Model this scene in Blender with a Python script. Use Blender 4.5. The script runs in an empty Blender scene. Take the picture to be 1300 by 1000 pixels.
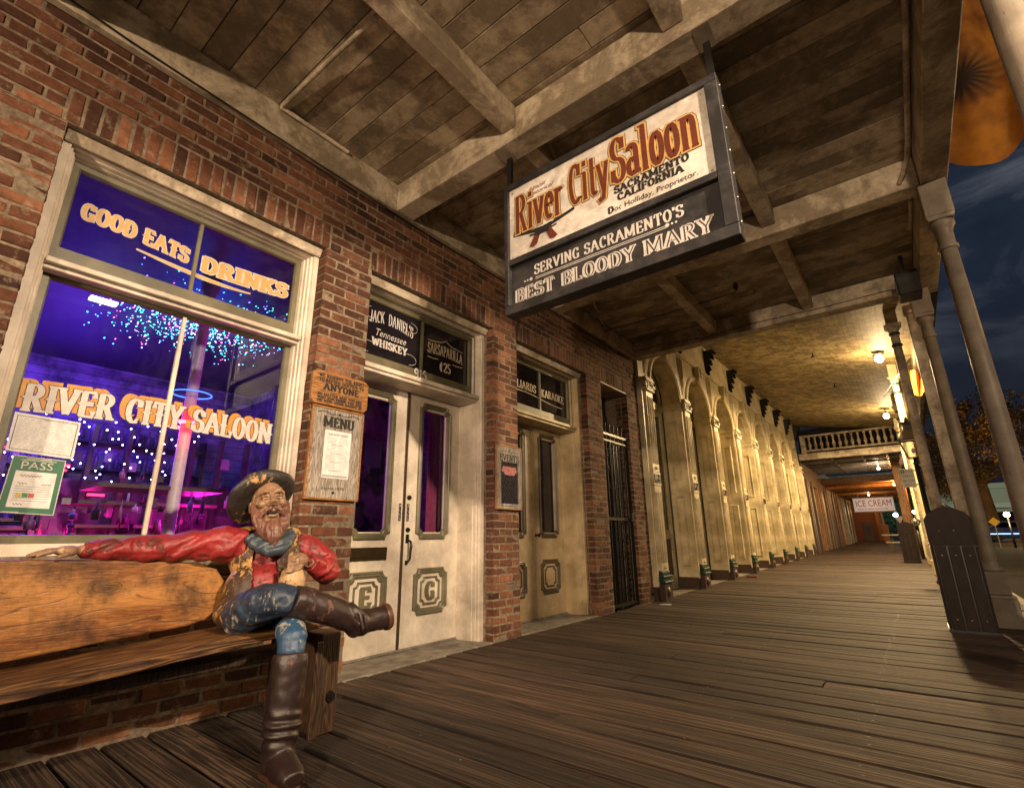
import bpy, bmesh, math, random
from mathutils import Vector, Matrix, noise
random.seed(7)
S = bpy.context.scene
COL = S.collection
PI = math.pi
# ------------------------------------------------------------------ camera
def setup_camera():
    Y, P, R = math.radians(37.95752), math.radians(16.26192), math.radians(-0.68139)
    F = Vector((-math.sin(Y)*math.cos(P), math.cos(Y)*math.cos(P), math.sin(P)))
    r0 = F.cross(Vector((0, 0, 1))).normalized(); u0 = r0.cross(F)
    c, s = math.cos(R), math.sin(R)
    r = c*r0+s*u0; u = -s*r0+c*u0
    cd = bpy.data.cameras.new('camera'); co = bpy.data.objects.new('camera', cd); COL.objects.link(co)
    m = Matrix(((r.x, u.x, -F.x, 3.368), (r.y, u.y, -F.y, 0), (r.z, u.z, -F.z, .96), (0, 0, 0, 1)))
    co.matrix_world = m
    cd.sensor_width = 36; cd.lens = 628.775/1300*36; cd.clip_start = .05; cd.clip_end = 900
    S.camera = co
    return co, Vector((3.368, 0, .96)), r, u, F
CAM, CPOS, CR, CU, CF = setup_camera()
S.view_settings.view_transform = 'Standard'; S.view_settings.look = 'None'
S.view_settings.exposure = EXPO = 0.0; S.view_settings.gamma = 1
# ------------------------------------------------------------------ night sky
W = bpy.data.worlds.new('World'); S.world = W; W.use_nodes = True
def world():
    nt = W.node_tree; N = nt.nodes; L = nt.links
    bg = N['Background']
    sky = N.new('ShaderNodeTexSky'); sky.sky_type = 'NISHITA'; sky.sun_disc = False
    sky.sun_elevation = math.radians(-2); sky.sun_rotation = math.radians(250)
    tc = N.new('ShaderNodeTexCoord'); mp = N.new('ShaderNodeMapping'); mp.inputs['Scale'].default_value = (1, 1, 2.6)
    ns = N.new('ShaderNodeTexNoise'); ns.inputs['Scale'].default_value = 2.6; ns.inputs['Detail'].default_value = 8; ns.inputs['Roughness'].default_value = .58
    ns.inputs['Distortion'].default_value = .5
    rp = N.new('ShaderNodeValToRGB'); e = rp.color_ramp.elements
    e[0].position = .42; e[0].color = (0.0012, 0.0055, 0.019, 1); e[1].position = .66; e[1].color = (.10, .11, .135, 1)
    k = e.new(.52); k.color = (.010, .016, .030, 1)
    mx = N.new('ShaderNodeMix'); mx.data_type = 'RGBA'; mx.blend_type = 'ADD'; mx.inputs[0].default_value = .06
    L.new(tc.outputs['Generated'], mp.inputs[0]); L.new(mp.outputs[0], ns.inputs['Vector']); L.new(ns.outputs[0], rp.inputs[0])
    # clouds thin out towards the horizon
    sp = N.new('ShaderNodeSeparateXYZ'); L.new(tc.outputs['Generated'], sp.inputs[0])
    mr = N.new('ShaderNodeMapRange'); mr.inputs['From Min'].default_value = .18; mr.inputs['From Max'].default_value = .50
    L.new(sp.outputs['Z'], mr.inputs['Value'])
    mm = N.new('ShaderNodeMix'); mm.data_type = 'RGBA'; mm.inputs[6].default_value = (.0012, .0055, .017, 1)
    L.new(mr.outputs[0], mm.inputs[0]); L.new(rp.outputs[0], mm.inputs[7])
    L.new(mm.outputs[2], mx.inputs[6]); L.new(sky.outputs[0], mx.inputs[7]); L.new(mx.outputs[2], bg.inputs[0])
    bg.inputs[1].default_value = 1.0
world()
LIGHTS = []
def lamp(name, loc, power, col, size=.12, kind='POINT', rot=None, spot=None):
    d = bpy.data.lights.new(name, kind); d.energy = power; d.color = col
    if kind == 'AREA': d.size = size
    else: d.shadow_soft_size = size
    o = bpy.data.objects.new(name, d); COL.objects.link(o); o.location = loc
    if rot: o.rotation_euler = rot
    return o
# street lanterns and canopy lamps, plus added fill lights for the walkway
lamp('street_lantern_light', (4.3, -4.8, 2.70), 1650, (1, .72, .47), .08)
q = lamp('street_spot_light', (7.4, .6, 4.40), 3100, (1, .74, .51), .10, 'SPOT'); q.data.spot_size = math.radians(46); q.data.spot_blend = 1.0
lamp('street_fill_light', (7.4, .9, 4.30), 600, (1, .74, .50), .12)  # added fill for the columns left dark outside the spot cone
q.rotation_euler = (Vector((0, 2.5, 1.9))-Vector((7.4, .6, 4.4))).to_track_quat('-Z', 'Y').to_euler()
lamp('walkway_fill_light', (3.6, -2.3, 1.62), 75, (1, .74, .49), .25)  # unseen fill added behind the camera to lift ceiling and floor
for lx, ly, lz in ((3.43, 13.55, 4.66), (3.3, 20.3, 4.58)):
    q = lamp('canopy_lamp_light', (lx, ly, lz), 1700, (1, .69, .34), .10, 'SPOT'); q.data.spot_size = math.radians(176); q.data.spot_blend = .25
    lamp('canopy_lamp_light', (lx, ly, lz-.25), 130, (1, .69, .34), .10)
lamp('moon_glow', (0, 0, 30), .02, (.6, .7, 1), .1, 'SUN', (math.radians(35), math.radians(-40), 0)).data.angle = .2
# ------------------------------------------------------------------ helpers
def wloc(o):
    v = Vector((0, 0, 0))
    while o is not None: v += o.location; o = o.parent
    return v
def tag(o, label=None, cat=None, group=None, kind=None):
    if label: o['label'] = label
    if cat: o['category'] = cat
    if group: o['group'] = group
    if kind: o['kind'] = kind
    return o
def thing(name, loc, label=None, cat=None, group=None, kind=None):
    o = bpy.data.objects.new(name, None); COL.objects.link(o); o.location = loc
    o.empty_display_size = .1
    return tag(o, label, cat, group, kind)
def link(o, parent=None):
    COL.objects.link(o)
    if parent is not None:
        o.parent = parent
    return o
class MB:
    def __init__(s): s.v = []; s.f = []; s.m = []; s.s = []
    def add(s, V, Fs, mi=0, sm=False):
        b = len(s.v); s.v += [tuple(v) for v in V]
        for f in Fs: s.f.append(tuple(b+i for i in f)); s.m.append(mi); s.s.append(sm)
        return s
    def box(s, x0, x1, y0, y1, z0, z1, mi=0):
        V = [(x, y, z) for x in (x0, x1) for y in (y0, y1) for z in (z0, z1)]
        return s.add(V, [(0, 1, 3, 2), (4, 6, 7, 5), (0, 4, 5, 1), (2, 3, 7, 6), (0, 2, 6, 4), (1, 5, 7, 3)], mi)
    def hexa(s, b, t, mi=0):      # bottom quad, top quad (ccw seen from above)
        return s.add(list(b)+list(t), [(3, 2, 1, 0), (4, 5, 6, 7), (0, 1, 5, 4), (1, 2, 6, 5), (2, 3, 7, 6), (3, 0, 4, 7)], mi)
    def bar(s, a, b, w, h, mi=0, up=(0, 0, 1)):
        a = Vector(a); b = Vector(b); d = (b-a).normalized(); u = Vector(up)
        r = d.cross(u)
        if r.length < 1e-4: r = d.cross(Vector((0, 1, 0)))
        r.normalize(); u = r.cross(d); r *= w/2; u *= h/2
        return s.hexa([a-r-u, a+r-u, a+r+u, a-r+u], [b-r-u, b+r-u, b+r+u, b-r+u], mi)
    def tube(s, P, R, n=12, mi=0, cap=True, flat=None, sm=True, up=None):
        P = [Vector(p) for p in P]
        if not hasattr(R, '__len__'): R = [R]*len(P)
        rings = []; prev = None
        for i, p in enumerate(P):
            d = (P[min(i+1, len(P)-1)]-P[max(i-1, 0)]).normalized()
            if prev is None:
                a = Vector(up) if up else (Vector((0, 0, 1)) if abs(d.z) < .9 else Vector((1, 0, 0)))
                x = (a-d*a.dot(d)).normalized()
            else: x = (prev-d*prev.dot(d)).normalized()
            prev = x; y = d.cross(x)
            rx, ry = (R[i] if hasattr(R[i], '__len__') else (R[i], R[i]))
            rings.append([p+x*rx*math.cos(2*PI*k/n)+y*ry*math.sin(2*PI*k/n) for k in range(n)])
        V = [v for r in rings for v in r]; Fs = []
        for i in range(len(P)-1):
            for k in range(n):
                Fs.append((i*n+k, i*n+(k+1) % n, (i+1)*n+(k+1) % n, (i+1)*n+k))
        s.add(V, Fs, mi, sm)
        if cap: s.add(rings[0], [tuple(reversed(range(n)))], mi); s.add(rings[-1], [tuple(range(n))], mi)
        return s
    def lathe(s, prof, c, n=20, mi=0, sm=True, sq=False):
        return s.tube([(c[0], c[1], c[2]+z) for r, z in prof], [max(r, 1e-4) for r, z in prof], n, mi, True, sm=sm, up=(1, 0, 0)) if False else s._lathe(prof, c, n, mi, sm)
    def _lathe(s, prof, c, n, mi, sm, ph=0):
        V = []; Fs = []
        for r, z in prof:
            for k in range(n):
                a = 2*PI*(k+ph)/n; V.append((c[0]+r*math.cos(a), c[1]+r*math.sin(a), c[2]+z))
        for i in range(len(prof)-1):
            for k in range(n): Fs.append((i*n+k, i*n+(k+1) % n, (i+1)*n+(k+1) % n, (i+1)*n+k))
        Fs.append(tuple(reversed(range(n)))); m = (len(prof)-1)*n; Fs.append(tuple(m+k for k in range(n)))
        return s.add(V, Fs, mi, sm)
    def ell(s, c, r, rot=None, n=14, mi=0):
        V = []; Fs = []; c = Vector(c)
        for i in range(n//2+1):
            t = PI*i/(n//2)
            for k in range(n):
                a = 2*PI*k/n; p = Vector((r[0]*math.sin(t)*math.cos(a), r[1]*math.sin(t)*math.sin(a), -r[2]*math.cos(t)))
                if rot is not None: p = rot @ p
                V.append(c+p)
        for i in range(n//2):
            for k in range(n): Fs.append((i*n+k, i*n+(k+1) % n, (i+1)*n+(k+1) % n, (i+1)*n+k))
        return s.add(V, Fs, mi, True)
    def prism(s, poly, o, ud, vd, nd, depth, mi=0):   # polygon in (u,v) extruded by depth along nd
        o = Vector(o); ud = Vector(ud); vd = Vector(vd); nd = Vector(nd)
        A = [o+ud*a+vd*b for a, b in poly]; B = [p+nd*depth for p in A]; n = len(A)
        Fs = [tuple(range(n)), tuple(reversed(range(n, 2*n)))]+[(i, i+n, (i+1) % n+n, (i+1) % n) for i in range(n)]
        return s.add(A+B, Fs, mi)
    def rings(s, loops, mi=0, closed=True, sm=False):  # strip between successive loops
        n = len(loops[0]); V = [v for l in loops for v in l]; Fs = []
        for i in range(len(loops)-1):
            for k in range(n if closed else n-1): Fs.append((i*n+k, i*n+(k+1) % n, (i+1)*n+(k+1) % n, (i+1)*n+k))
        return s.add(V, Fs, mi, sm)
    def build(s, name, mats, parent=None, bevel=0, loc=None, normals=True, seg=1, kind=None, label=None, attr=None):
        base = wloc(parent) if parent is not None else Vector((0, 0, 0))
        L = Vector(loc) if loc is not None else base
        me = bpy.data.meshes.new(name)
        me.from_pydata([(v[0]-L.x, v[1]-L.y, v[2]-L.z) for v in s.v], [], s.f)
        if not isinstance(mats, (list, tuple)): mats = [mats]
        for m in mats: me.materials.append(m)
        me.polygons.foreach_set('material_index', s.m); me.polygons.foreach_set('use_smooth', s.s)
        if attr:
            a = me.attributes.new('rnd', 'FLOAT', 'FACE'); a.data.foreach_set('value', attr)
        me.update()
        if normals:
            bm = bmesh.new(); bm.from_mesh(me); bmesh.ops.recalc_face_normals(bm, faces=bm.faces); bm.to_mesh(me); bm.free()
        o = bpy.data.objects.new(name, me); link(o, parent); o.location = L-base
        if bevel:
            b = o.modifiers.new('b', 'BEVEL'); b.width = bevel; b.segments = seg; b.limit_method = 'ANGLE'; b.angle_limit = .6
        if kind: o['kind'] = kind
        if label: o['label'] = label
        return o
def ptube(path, r, n=8): return MB().tube(path, r, n)
def apply_mods(o):
    dg = bpy.context.evaluated_depsgraph_get(); dg.update()
    me = bpy.data.meshes.new_from_object(o.evaluated_get(dg)); o.modifiers.clear(); o.data = me
    return o
# ------------------------------------------------------------------ materials
class NT:
    def __init__(s, name):
        s.m = bpy.data.materials.new(name); s.m.use_nodes = True; s.t = s.m.node_tree; s.N = s.t.nodes; s.L = s.t.links
        s.b = s.N['Principled BSDF']; s.out = s.N['Material Output']; s.tc = s.N.new('ShaderNodeTexCoord')
        s.vec = s.tc.outputs['Object']
    def node(s, t, **k):
        n = s.N.new('ShaderNode'+t)
        for a, v in k.items():
            if hasattr(n, a): setattr(n, a, v)
            else: n.inputs[a.replace('_', ' ')].default_value = v
        return n
    def link(s, a, b): s.L.new(a, b)
    def mapping(s, scale=(1, 1, 1), vec=None, rnd=False):
        m = s.node('Mapping'); m.inputs['Scale'].default_value = scale
        v = vec or s.vec
        if rnd:
            oi = s.node('ObjectInfo'); ml = s.node('Math', operation='MULTIPLY'); ml.inputs[1].default_value = 37.0
            s.link(oi.outputs['Random'], ml.inputs[0]); ad = s.node('VectorMath', operation='ADD')
            s.link(v, ad.inputs[0]); s.link(ml.outputs[0], ad.inputs[1]); v = ad.outputs[0]
        s.link(v, m.inputs[0]); return m.outputs[0]
    def noise(s, scale, detail=5, rough=.6, vec=None, dist=0):
        n = s.node('TexNoise', Scale=scale, Detail=detail, Roughness=rough, Distortion=dist); s.link(vec or s.vec, n.inputs['Vector']); return n.outputs[0]
    def ramp(s, f, stops):
        r = s.node('ValToRGB'); e = r.color_ramp.elements
        for i, (p, c) in enumerate(stops):
            if i < 2: k = e[i]; k.position = p
            else: k = e.new(p)
            k.color = (c[0], c[1], c[2], 1) if hasattr(c, '__len__') else (c, c, c, 1)
        s.link(f, r.inputs[0]); return r.outputs[0]
    def mix(s, f, a, b, mode='MIX'):
        m = s.node('Mix'); m.data_type = 'RGBA'; m.blend_type = mode
        for ix, v in ((0, f), (6, a), (7, b)):
            if hasattr(v, 'is_linked'): s.link(v, m.inputs[ix])
            elif ix == 0: m.inputs[0].default_value = v
            else: m.inputs[ix].default_value = (v[0], v[1], v[2], 1)
        return m.outputs[2]
    def math(s, op, a, b=0.0):
        m = s.node('Math', operation=op)
        for i, v in enumerate((a, b)):
            if hasattr(v, 'is_linked'): s.link(v, m.inputs[i])
            else: m.inputs[i].default_value = v
        return m.outputs[0]
    def fin(s, col=None, rough=.6, metal=0, bump=None, bs=.3, bd=.004, spec=.5):
        if col is not None:
            if hasattr(col, 'is_linked'): s.link(col, s.b.inputs['Base Color'])
            else: s.b.inputs['Base Color'].default_value = (*col, 1)
        if hasattr(rough, 'is_linked'): s.link(rough, s.b.inputs['Roughness'])
        else: s.b.inputs['Roughness'].default_value = rough
        s.b.inputs['Metallic'].default_value = metal
        s.b.inputs['Specular IOR Level'].default_value = spec
        if bump is not None:
            b = s.node('Bump'); b.inputs['Strength'].default_value = bs; b.inputs['Distance'].default_value = bd
            s.link(bump, b.inputs['Height']); s.link(b.outputs[0], s.b.inputs['Normal'])
        return s.m
def paint(name, c1, c2, chip=(.12, .08, .05), rough=.5, sc=3.0, chips=.70, bs=.25, grain=(6, 6, 1.2), stain=.5):
    t = NT(name); n1 = t.noise(sc, 6, .65); v2 = t.mapping(grain); n2 = t.noise(14, 6, .7, v2)
    a = t.ramp(n1, [(.40, tuple(q*.86 for q in c1)), (.62, c2)])
    d = t.noise(1.3, 5, .7); ds = t.ramp(d, [(.45, 1.0), (.75, stain)])
    a = t.mix(1.0, a, ds, 'MULTIPLY')
    n3 = t.noise(28, 5, .75); m = t.ramp(t.math('MULTIPLY', n2, t.math('ADD', n3, .5)), [(chips+.05, 0.0), (chips+.10, 1.0)])
    c = t.mix(m, a, chip)
    return t.fin(c, rough, 0, t.math('ADD', n2, t.math('MULTIPLY', n3, .4)), bs, .003)
def flat(name, c, rough=.5, metal=0, emit=None, es=1, var=.15, sc=20):
    t = NT(name)
    n = t.noise(sc, 4, .6); col = t.ramp(n, [(.3, tuple(max(0, x*(1-var)) for x in c)), (.7, tuple(x*(1+var) for x in c))])
    m = t.fin(col, rough, metal, n, .08, .002)
    if emit: t.b.inputs['Emission Color'].default_value = (*emit, 1); t.b.inputs['Emission Strength'].default_value = es
    return m
def wood(name, dark, mid, light, along='x', sc=1.0, rough=.65, rnd=True, bs=.6, var=.5, wear=None, ring=9.0):
    t = NT(name); s = {'x': (2.6, 34, 34), 'y': (34, 2.6, 34), 'z': (34, 34, 2.6)}[along]; s = tuple(q*sc for q in s)
    v = t.mapping((1, 1, 1), rnd=rnd); mp = t.node('Mapping'); mp.inputs['Scale'].default_value = s; t.link(v, mp.inputs[0]); w = mp.outputs[0]
    cross = {'x': (0, 1, .6), 'y': (1, 0, .6), 'z': (1, .8, 0)}[along]
    big = t.noise(.75, 2, .5, w); sp = t.node('VectorMath', operation='DOT_PRODUCT'); t.link(w, sp.inputs[0]); sp.inputs[1].default_value = cross
    ph = t.math('ADD', t.math('MULTIPLY', sp.outputs['Value'], .9), t.math('MULTIPLY', big, ring))
    rg = t.math('PINGPONG', ph, .5); rg = t.math('MULTIPLY', rg, 2.0)
    fine = t.noise(7, 6, .75, w)
    g = t.math('ADD', t.math('MULTIPLY', rg, .55), t.math('MULTIPLY', fine, .55))
    c = t.ramp(g, [(.25, dark), (.55, mid), (.85, light)])
    bl = t.noise(2.2, 5, .7, v); c = t.mix(1.0, c, t.ramp(bl, [(.3, 1.25), (.62, .62), (.75, .3)]), 'MULTIPLY')
    oi = t.node('ObjectInfo'); at = t.node('Attribute', attribute_name='rnd')
    r = t.math('FRACT', t.math('ADD', oi.outputs['Random'], at.outputs['Fac']))
    c = t.mix(1.0, c, t.ramp(r, [(0, 1-var), (1, 1+var*.6)]), 'MULTIPLY')
    dt = t.noise(1.1, 7, .75, v); c = t.mix(1.0, c, t.ramp(dt, [(.38, .55), (.6, 1.25)]), 'MULTIPLY')
    if wear:
        n3 = t.noise(5, 7, .7, v); c = t.mix(t.ramp(n3, [(.55, 0.0), (.68, .85)]), c, wear)
    return t.fin(c, rough, 0, t.math('ADD', g, t.math('MULTIPLY', fine, .5)), bs, .006)
def brick_mat(name):
    t = NT(name); oi = t.node('ObjectInfo'); at = t.node('Attribute', attribute_name='rnd')
    r = t.math('FRACT', t.math('ADD', oi.outputs['Random'], at.outputs['Fac']))
    g = t.node('NewGeometry'); wv = g.outputs['Position']
    c = t.ramp(r, [(0, (.055, .024, .016)), (.25, (.105, .043, .025)), (.55, (.145, .058, .032)), (.8, (.185, .076, .040)), (.95, (.25, .11, .058))])
    n = t.noise(22, 6, .7, wv); c = t.mix(1.0, c, t.ramp(n, [(.3, .62), (.7, 1.3)]), 'MULTIPLY')
    big = t.noise(1.1, 4, .6, wv); c = t.mix(1.0, c, t.ramp(big, [(.35, .55), (.65, 1.25)]), 'MULTIPLY')
    n2 = t.noise(9, 7, .75, wv); m = t.ramp(n2, [(.55, 0.0), (.68, .7)]); c = t.mix(m, c, (.33, .25, .175))
    n4 = t.noise(3.2, 7, .75, wv); c = t.mix(t.ramp(n4, [(.60, 0.0), (.68, .55)]), c, (.045, .03, .022))
    return t.fin(c, .85, 0, t.math('ADD', n, n2), .7, .006, .3)
M = {}
M['brick'] = brick_mat('brick_clay')
def mortar():
    t = NT('mortar'); n = t.noise(30, 6, .7); b = t.noise(2.4, 5, .65); c = t.ramp(n, [(.3, (.13, .10, .07)), (.7, (.40, .315, .225))])
    c = t.mix(1.0, c, t.ramp(b, [(.35, .6), (.7, 1.1)]), 'MULTIPLY'); return t.fin(c, .95, 0, n, .8, .006, .2)
M['mortar'] = mortar()
M['white'] = paint('weathered_cream_white_paint', (.64, .56, .45), (.78, .70, .58), rough=.45, chips=.66)
M['olive'] = paint('olive_green_paint', (.13, .12, .068), (.18, .165, .10), rough=.4, chips=.72)
M['olive2'] = paint('dark_bronze_trim_paint', (.07, .055, .03), (.11, .085, .045), rough=.4, chips=.74)
M['door'] = paint('cream_door_paint', (.62, .55, .44), (.76, .69, .57), rough=.42, chips=.64, stain=.72)
M['door2'] = paint('tan_door_paint', (.46, .35, .19), (.56, .44, .26), rough=.45, chips=.7)

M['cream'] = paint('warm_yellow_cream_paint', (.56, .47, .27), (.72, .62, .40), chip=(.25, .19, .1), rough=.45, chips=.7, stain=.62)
M['columnp'] = paint('grey_cream_column_paint', (.27, .225, .17), (.37, .315, .24), chip=(.1, .08, .06), rough=.5, chips=.62, grain=(9, 9, .7), stain=.6)
M['green'] = flat('dark_green_paint', (.012, .045, .03), .4)
M['brown'] = flat('dark_brown_paint', (.055, .030, .020), .45)
M['black'] = flat('black_iron', (.012, .012, .013), .38)
M['iron'] = flat('weathered_black_iron', (.03, .028, .026), .35, .6)
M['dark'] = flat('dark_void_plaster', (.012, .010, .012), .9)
M['stone'] = paint('worn_grey_stone', (.20, .18, .15), (.30, .27, .22), chip=(.1, .09, .07), rough=.85, sc=8, chips=.7, grain=(3, 3, 3))
M['steel'] = flat('worn_steel', (.35, .33, .30), .3, .9)
M['brass'] = flat('dull_bronze_metal', (.12, .08, .04), .3, .8)
M['plank'] = wood('boardwalk_plank_wood', (.014, .008, .005), (.056, .032, .020), (.17, .106, .068), 'x', 1, .72, var=.5, bs=1.0, ring=5)
M['seatw'] = wood('dark_rough_seat_wood', (.03, .012, .005), (.13, .055, .018), (.30, .15, .05), 'y', .5, .45, False, .9, .2, ring=9)
def bench_mat():
    t = NT('varnished_knotty_bench_wood'); sp = t.node('SeparateXYZ'); t.link(t.tc.outputs['Object'], sp.inputs[0]); y, z = sp.outputs['Y'], sp.outputs['Z']
    dy = t.math('MULTIPLY', t.math('SUBTRACT', y, .17), 2.6); dz = t.math('MULTIPLY', t.math('SUBTRACT', z, .765), 6.0)
    r2 = t.math('ADD', t.math('MULTIPLY', dy, dy), t.math('MULTIPLY', dz, dz)); r = t.math('SQRT', r2); near = t.math('POWER', 2.718, t.math('MULTIPLY', r2, -3.0))
    v1 = t.mapping((1, .45, 2.2)); n1 = t.noise(2.2, 3, .5, v1); v2 = t.mapping((1, 2.5, 30)); n2 = t.noise(6, 5, .7, v2)
    sg = t.math('MULTIPLY', t.math('SIGN', dz), near)
    ph = t.math('ADD', t.math('MULTIPLY', z, 15.0), t.math('ADD', t.math('MULTIPLY', n1, 7.0), t.math('MULTIPLY', sg, 1.6)))
    rings = t.math('MULTIPLY', r, 7.0); k = t.ramp(r, [(.26, 1.0), (.42, 0.0)])
    a = t.math('PINGPONG', ph, .5); b = t.math('PINGPONG', rings, .5)
    mixv = t.node('Mix'); t.link(k, mixv.inputs[0]); t.link(a, mixv.inputs[2]); t.link(b, mixv.inputs[3]); g = t.math('MULTIPLY', mixv.outputs[0], 2.0)
    line = t.ramp(g, [(.0, .45), (.16, 1.0)])
    c = t.ramp(t.math('ADD', t.math('MULTIPLY', n1, .8), t.math('MULTIPLY', n2, .35)), [(.37, (.045, .014, .005)), (.50, (.17, .06, .015)), (.64, (.40, .19, .055))])
    c = t.mix(.95, c, line, 'MULTIPLY'); c = t.mix(1.0, c, t.ramp(r, [(.05, .35), (.30, 1.0)]), 'MULTIPLY')
    d = t.noise(3.1, 7, .75); c = t.mix(1.0, c, t.ramp(d, [(.40, .35), (.56, 1.2)]), 'MULTIPLY')
    return t.fin(c, t.ramp(d, [(.4, .5), (.6, .28)]), 0, t.math('ADD', line, n2), .5, .004)
M['bench'] = bench_mat()
M['benchleg'] = wood('dark_stained_bench_wood', (.018, .009, .005), (.055, .028, .014), (.11, .06, .03), 'z', 1, .5, False, .5, .2)
M['rawwood'] = wood('orange_raw_timber', (.07, .025, .008), (.25, .11, .035), (.40, .20, .075), 'z', .6, .6, True, .5, .5)
M['rawbeam'] = wood('orange_raw_timber_beam', (.09, .035, .01), (.30, .14, .045), (.46, .25, .095), 'x', .6, .6, True, .4, .4)
M['signwood'] = wood('varnished_sign_wood', (.16, .06, .015), (.40, .18, .05), (.52, .27, .09), 'y', 1.2, .4, False, .3, .1)
M['greywood'] = wood('whitewashed_barn_wood', (.13, .10, .075), (.36, .32, .27), (.55, .51, .45), 'z', 1.4, .7, False, .5, .2)
def ceilmat(name, a, b, c3, sc=1.0):
    t = NT(name); g = t.node('NewGeometry'); oj = t.node('ObjectInfo'); ad = t.node('VectorMath', operation='ADD'); ml = t.math('MULTIPLY', oj.outputs['Random'], 9.0 if name.startswith('stained_ceiling') else 1.5); t.link(g.outputs['Position'], ad.inputs[0]); t.link(ml, ad.inputs[1]); wv = ad.outputs[0]
    n = t.noise(1.6*sc, 8, .72, wv, .3); c = t.ramp(n, [(.45, a), (.50, b), (.57, c3)])
    n2 = t.noise(16, 6, .7, wv); c = t.mix(1.0, c, t.ramp(n2, [(.3, .75), (.7, 1.2)]), 'MULTIPLY')
    n3 = t.noise(5, 7, .8, wv); c = t.mix(t.ramp(n3, [(.62, 0.0), (.70, .6)]), c, c3)
    oi = t.node('ObjectInfo'); c = t.mix(1.0, c, t.ramp(oi.outputs['Random'], [(0, .85), (1, 1.12)]), 'MULTIPLY')
    return t.fin(c, .6, 0, n2, .35, .004)
M['ceil'] = ceilmat('stained_ceiling_board_paint', (.20, .16, .11), (.32, .255, .175), (.48, .40, .285))
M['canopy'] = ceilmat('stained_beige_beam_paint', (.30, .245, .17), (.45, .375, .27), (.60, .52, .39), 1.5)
M['ceil2'] = ceilmat('yellowed_arcade_ceiling_paint', (.17, .125, .055), (.27, .21, .10), (.40, .32, .165), 2.6)
M['ink'] = flat('black_ink', (.012, .011, .012), .6)
M['gold'] = flat('gold_leaf_lettering', (.58, .36, .13), .35, .1)
M['gold2'] = flat('orange_shadow_lettering', (.60, .25, .03), .5)
M['wletter'] = flat('white_lettering', (.56, .53, .50), .5)
M['cletter'] = flat('aged_cream_lettering', (.60, .50, .36), .5)
M['red'] = flat('red_lettering', (.55, .02, .03), .4)
M['brownletter'] = flat('red_brown_lettering', (.12, .028, .014), .5)
M['signwhite'] = ceilmat('aged_white_sign_panel', (.46, .42, .37), (.57, .53, .47), (.64, .60, .55), 1.2)
M['signblack'] = ceilmat('faded_black_sign_panel', (.014, .013, .014), (.020, .019, .021), (.04, .037, .038), 1.5)
M['paper'] = flat('printed_paper', (.72, .72, .72), .6)
M['pgreen'] = flat('green_card', (.03, .15, .085), .5)
M['inkgrey'] = flat('grey_print', (.36, .36, .37), .7)
def glass(name, tint=(1, 1, 1), refl=1.0, rough=.0, dirt=0):
    t = NT(name); N = t.N; tr = t.node('BsdfTransparent'); tr.inputs[0].default_value = (*tint, 1)
    gl = t.node('BsdfGlossy'); gl.inputs['Roughness'].default_value = rough; gl.inputs[0].default_value = (1, 1, 1, 1)
    fr = t.node('Fresnel'); fr.inputs[0].default_value = 1.5
    f = t.math('MULTIPLY', fr.outputs[0], refl)
    mx = t.node('MixShader'); t.link(f, mx.inputs[0]); t.link(tr.outputs[0], mx.inputs[1]); t.link(gl.outputs[0], mx.inputs[2]); o = mx.outputs[0]
    if dirt:
        df = t.node('BsdfDiffuse'); df.inputs[0].default_value = (.55, .5, .6, 1); n = t.noise(3, 8, .75, None, 1.4)
        f2 = t.ramp(n, [(.45, 0.0), (.75, dirt)]); m2 = t.node('MixShader'); t.link(f2, m2.inputs[0]); t.link(o, m2.inputs[1]); t.link(df.outputs[0], m2.inputs[2]); o = m2.outputs[0]
    t.link(o, t.out.inputs['Surface']); return t.m
M['glass'] = glass('window_glass', (.95, .95, 1), .95, .0, .022)
M['tglass'] = glass('dark_transom_glass', (.38, .40, .62), .95, .0, .02)
M['dglass'] = glass('dim_door_glass', (.70, .64, .72), 1.0, .01, .02)
M['bglass'] = flat('dark_backed_glass', (.012, .010, .014), .05)
def emis(name, c, s):
    m = flat(name, tuple(min(1, x) for x in c), .5, 0, c, s, 0); return m
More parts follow.
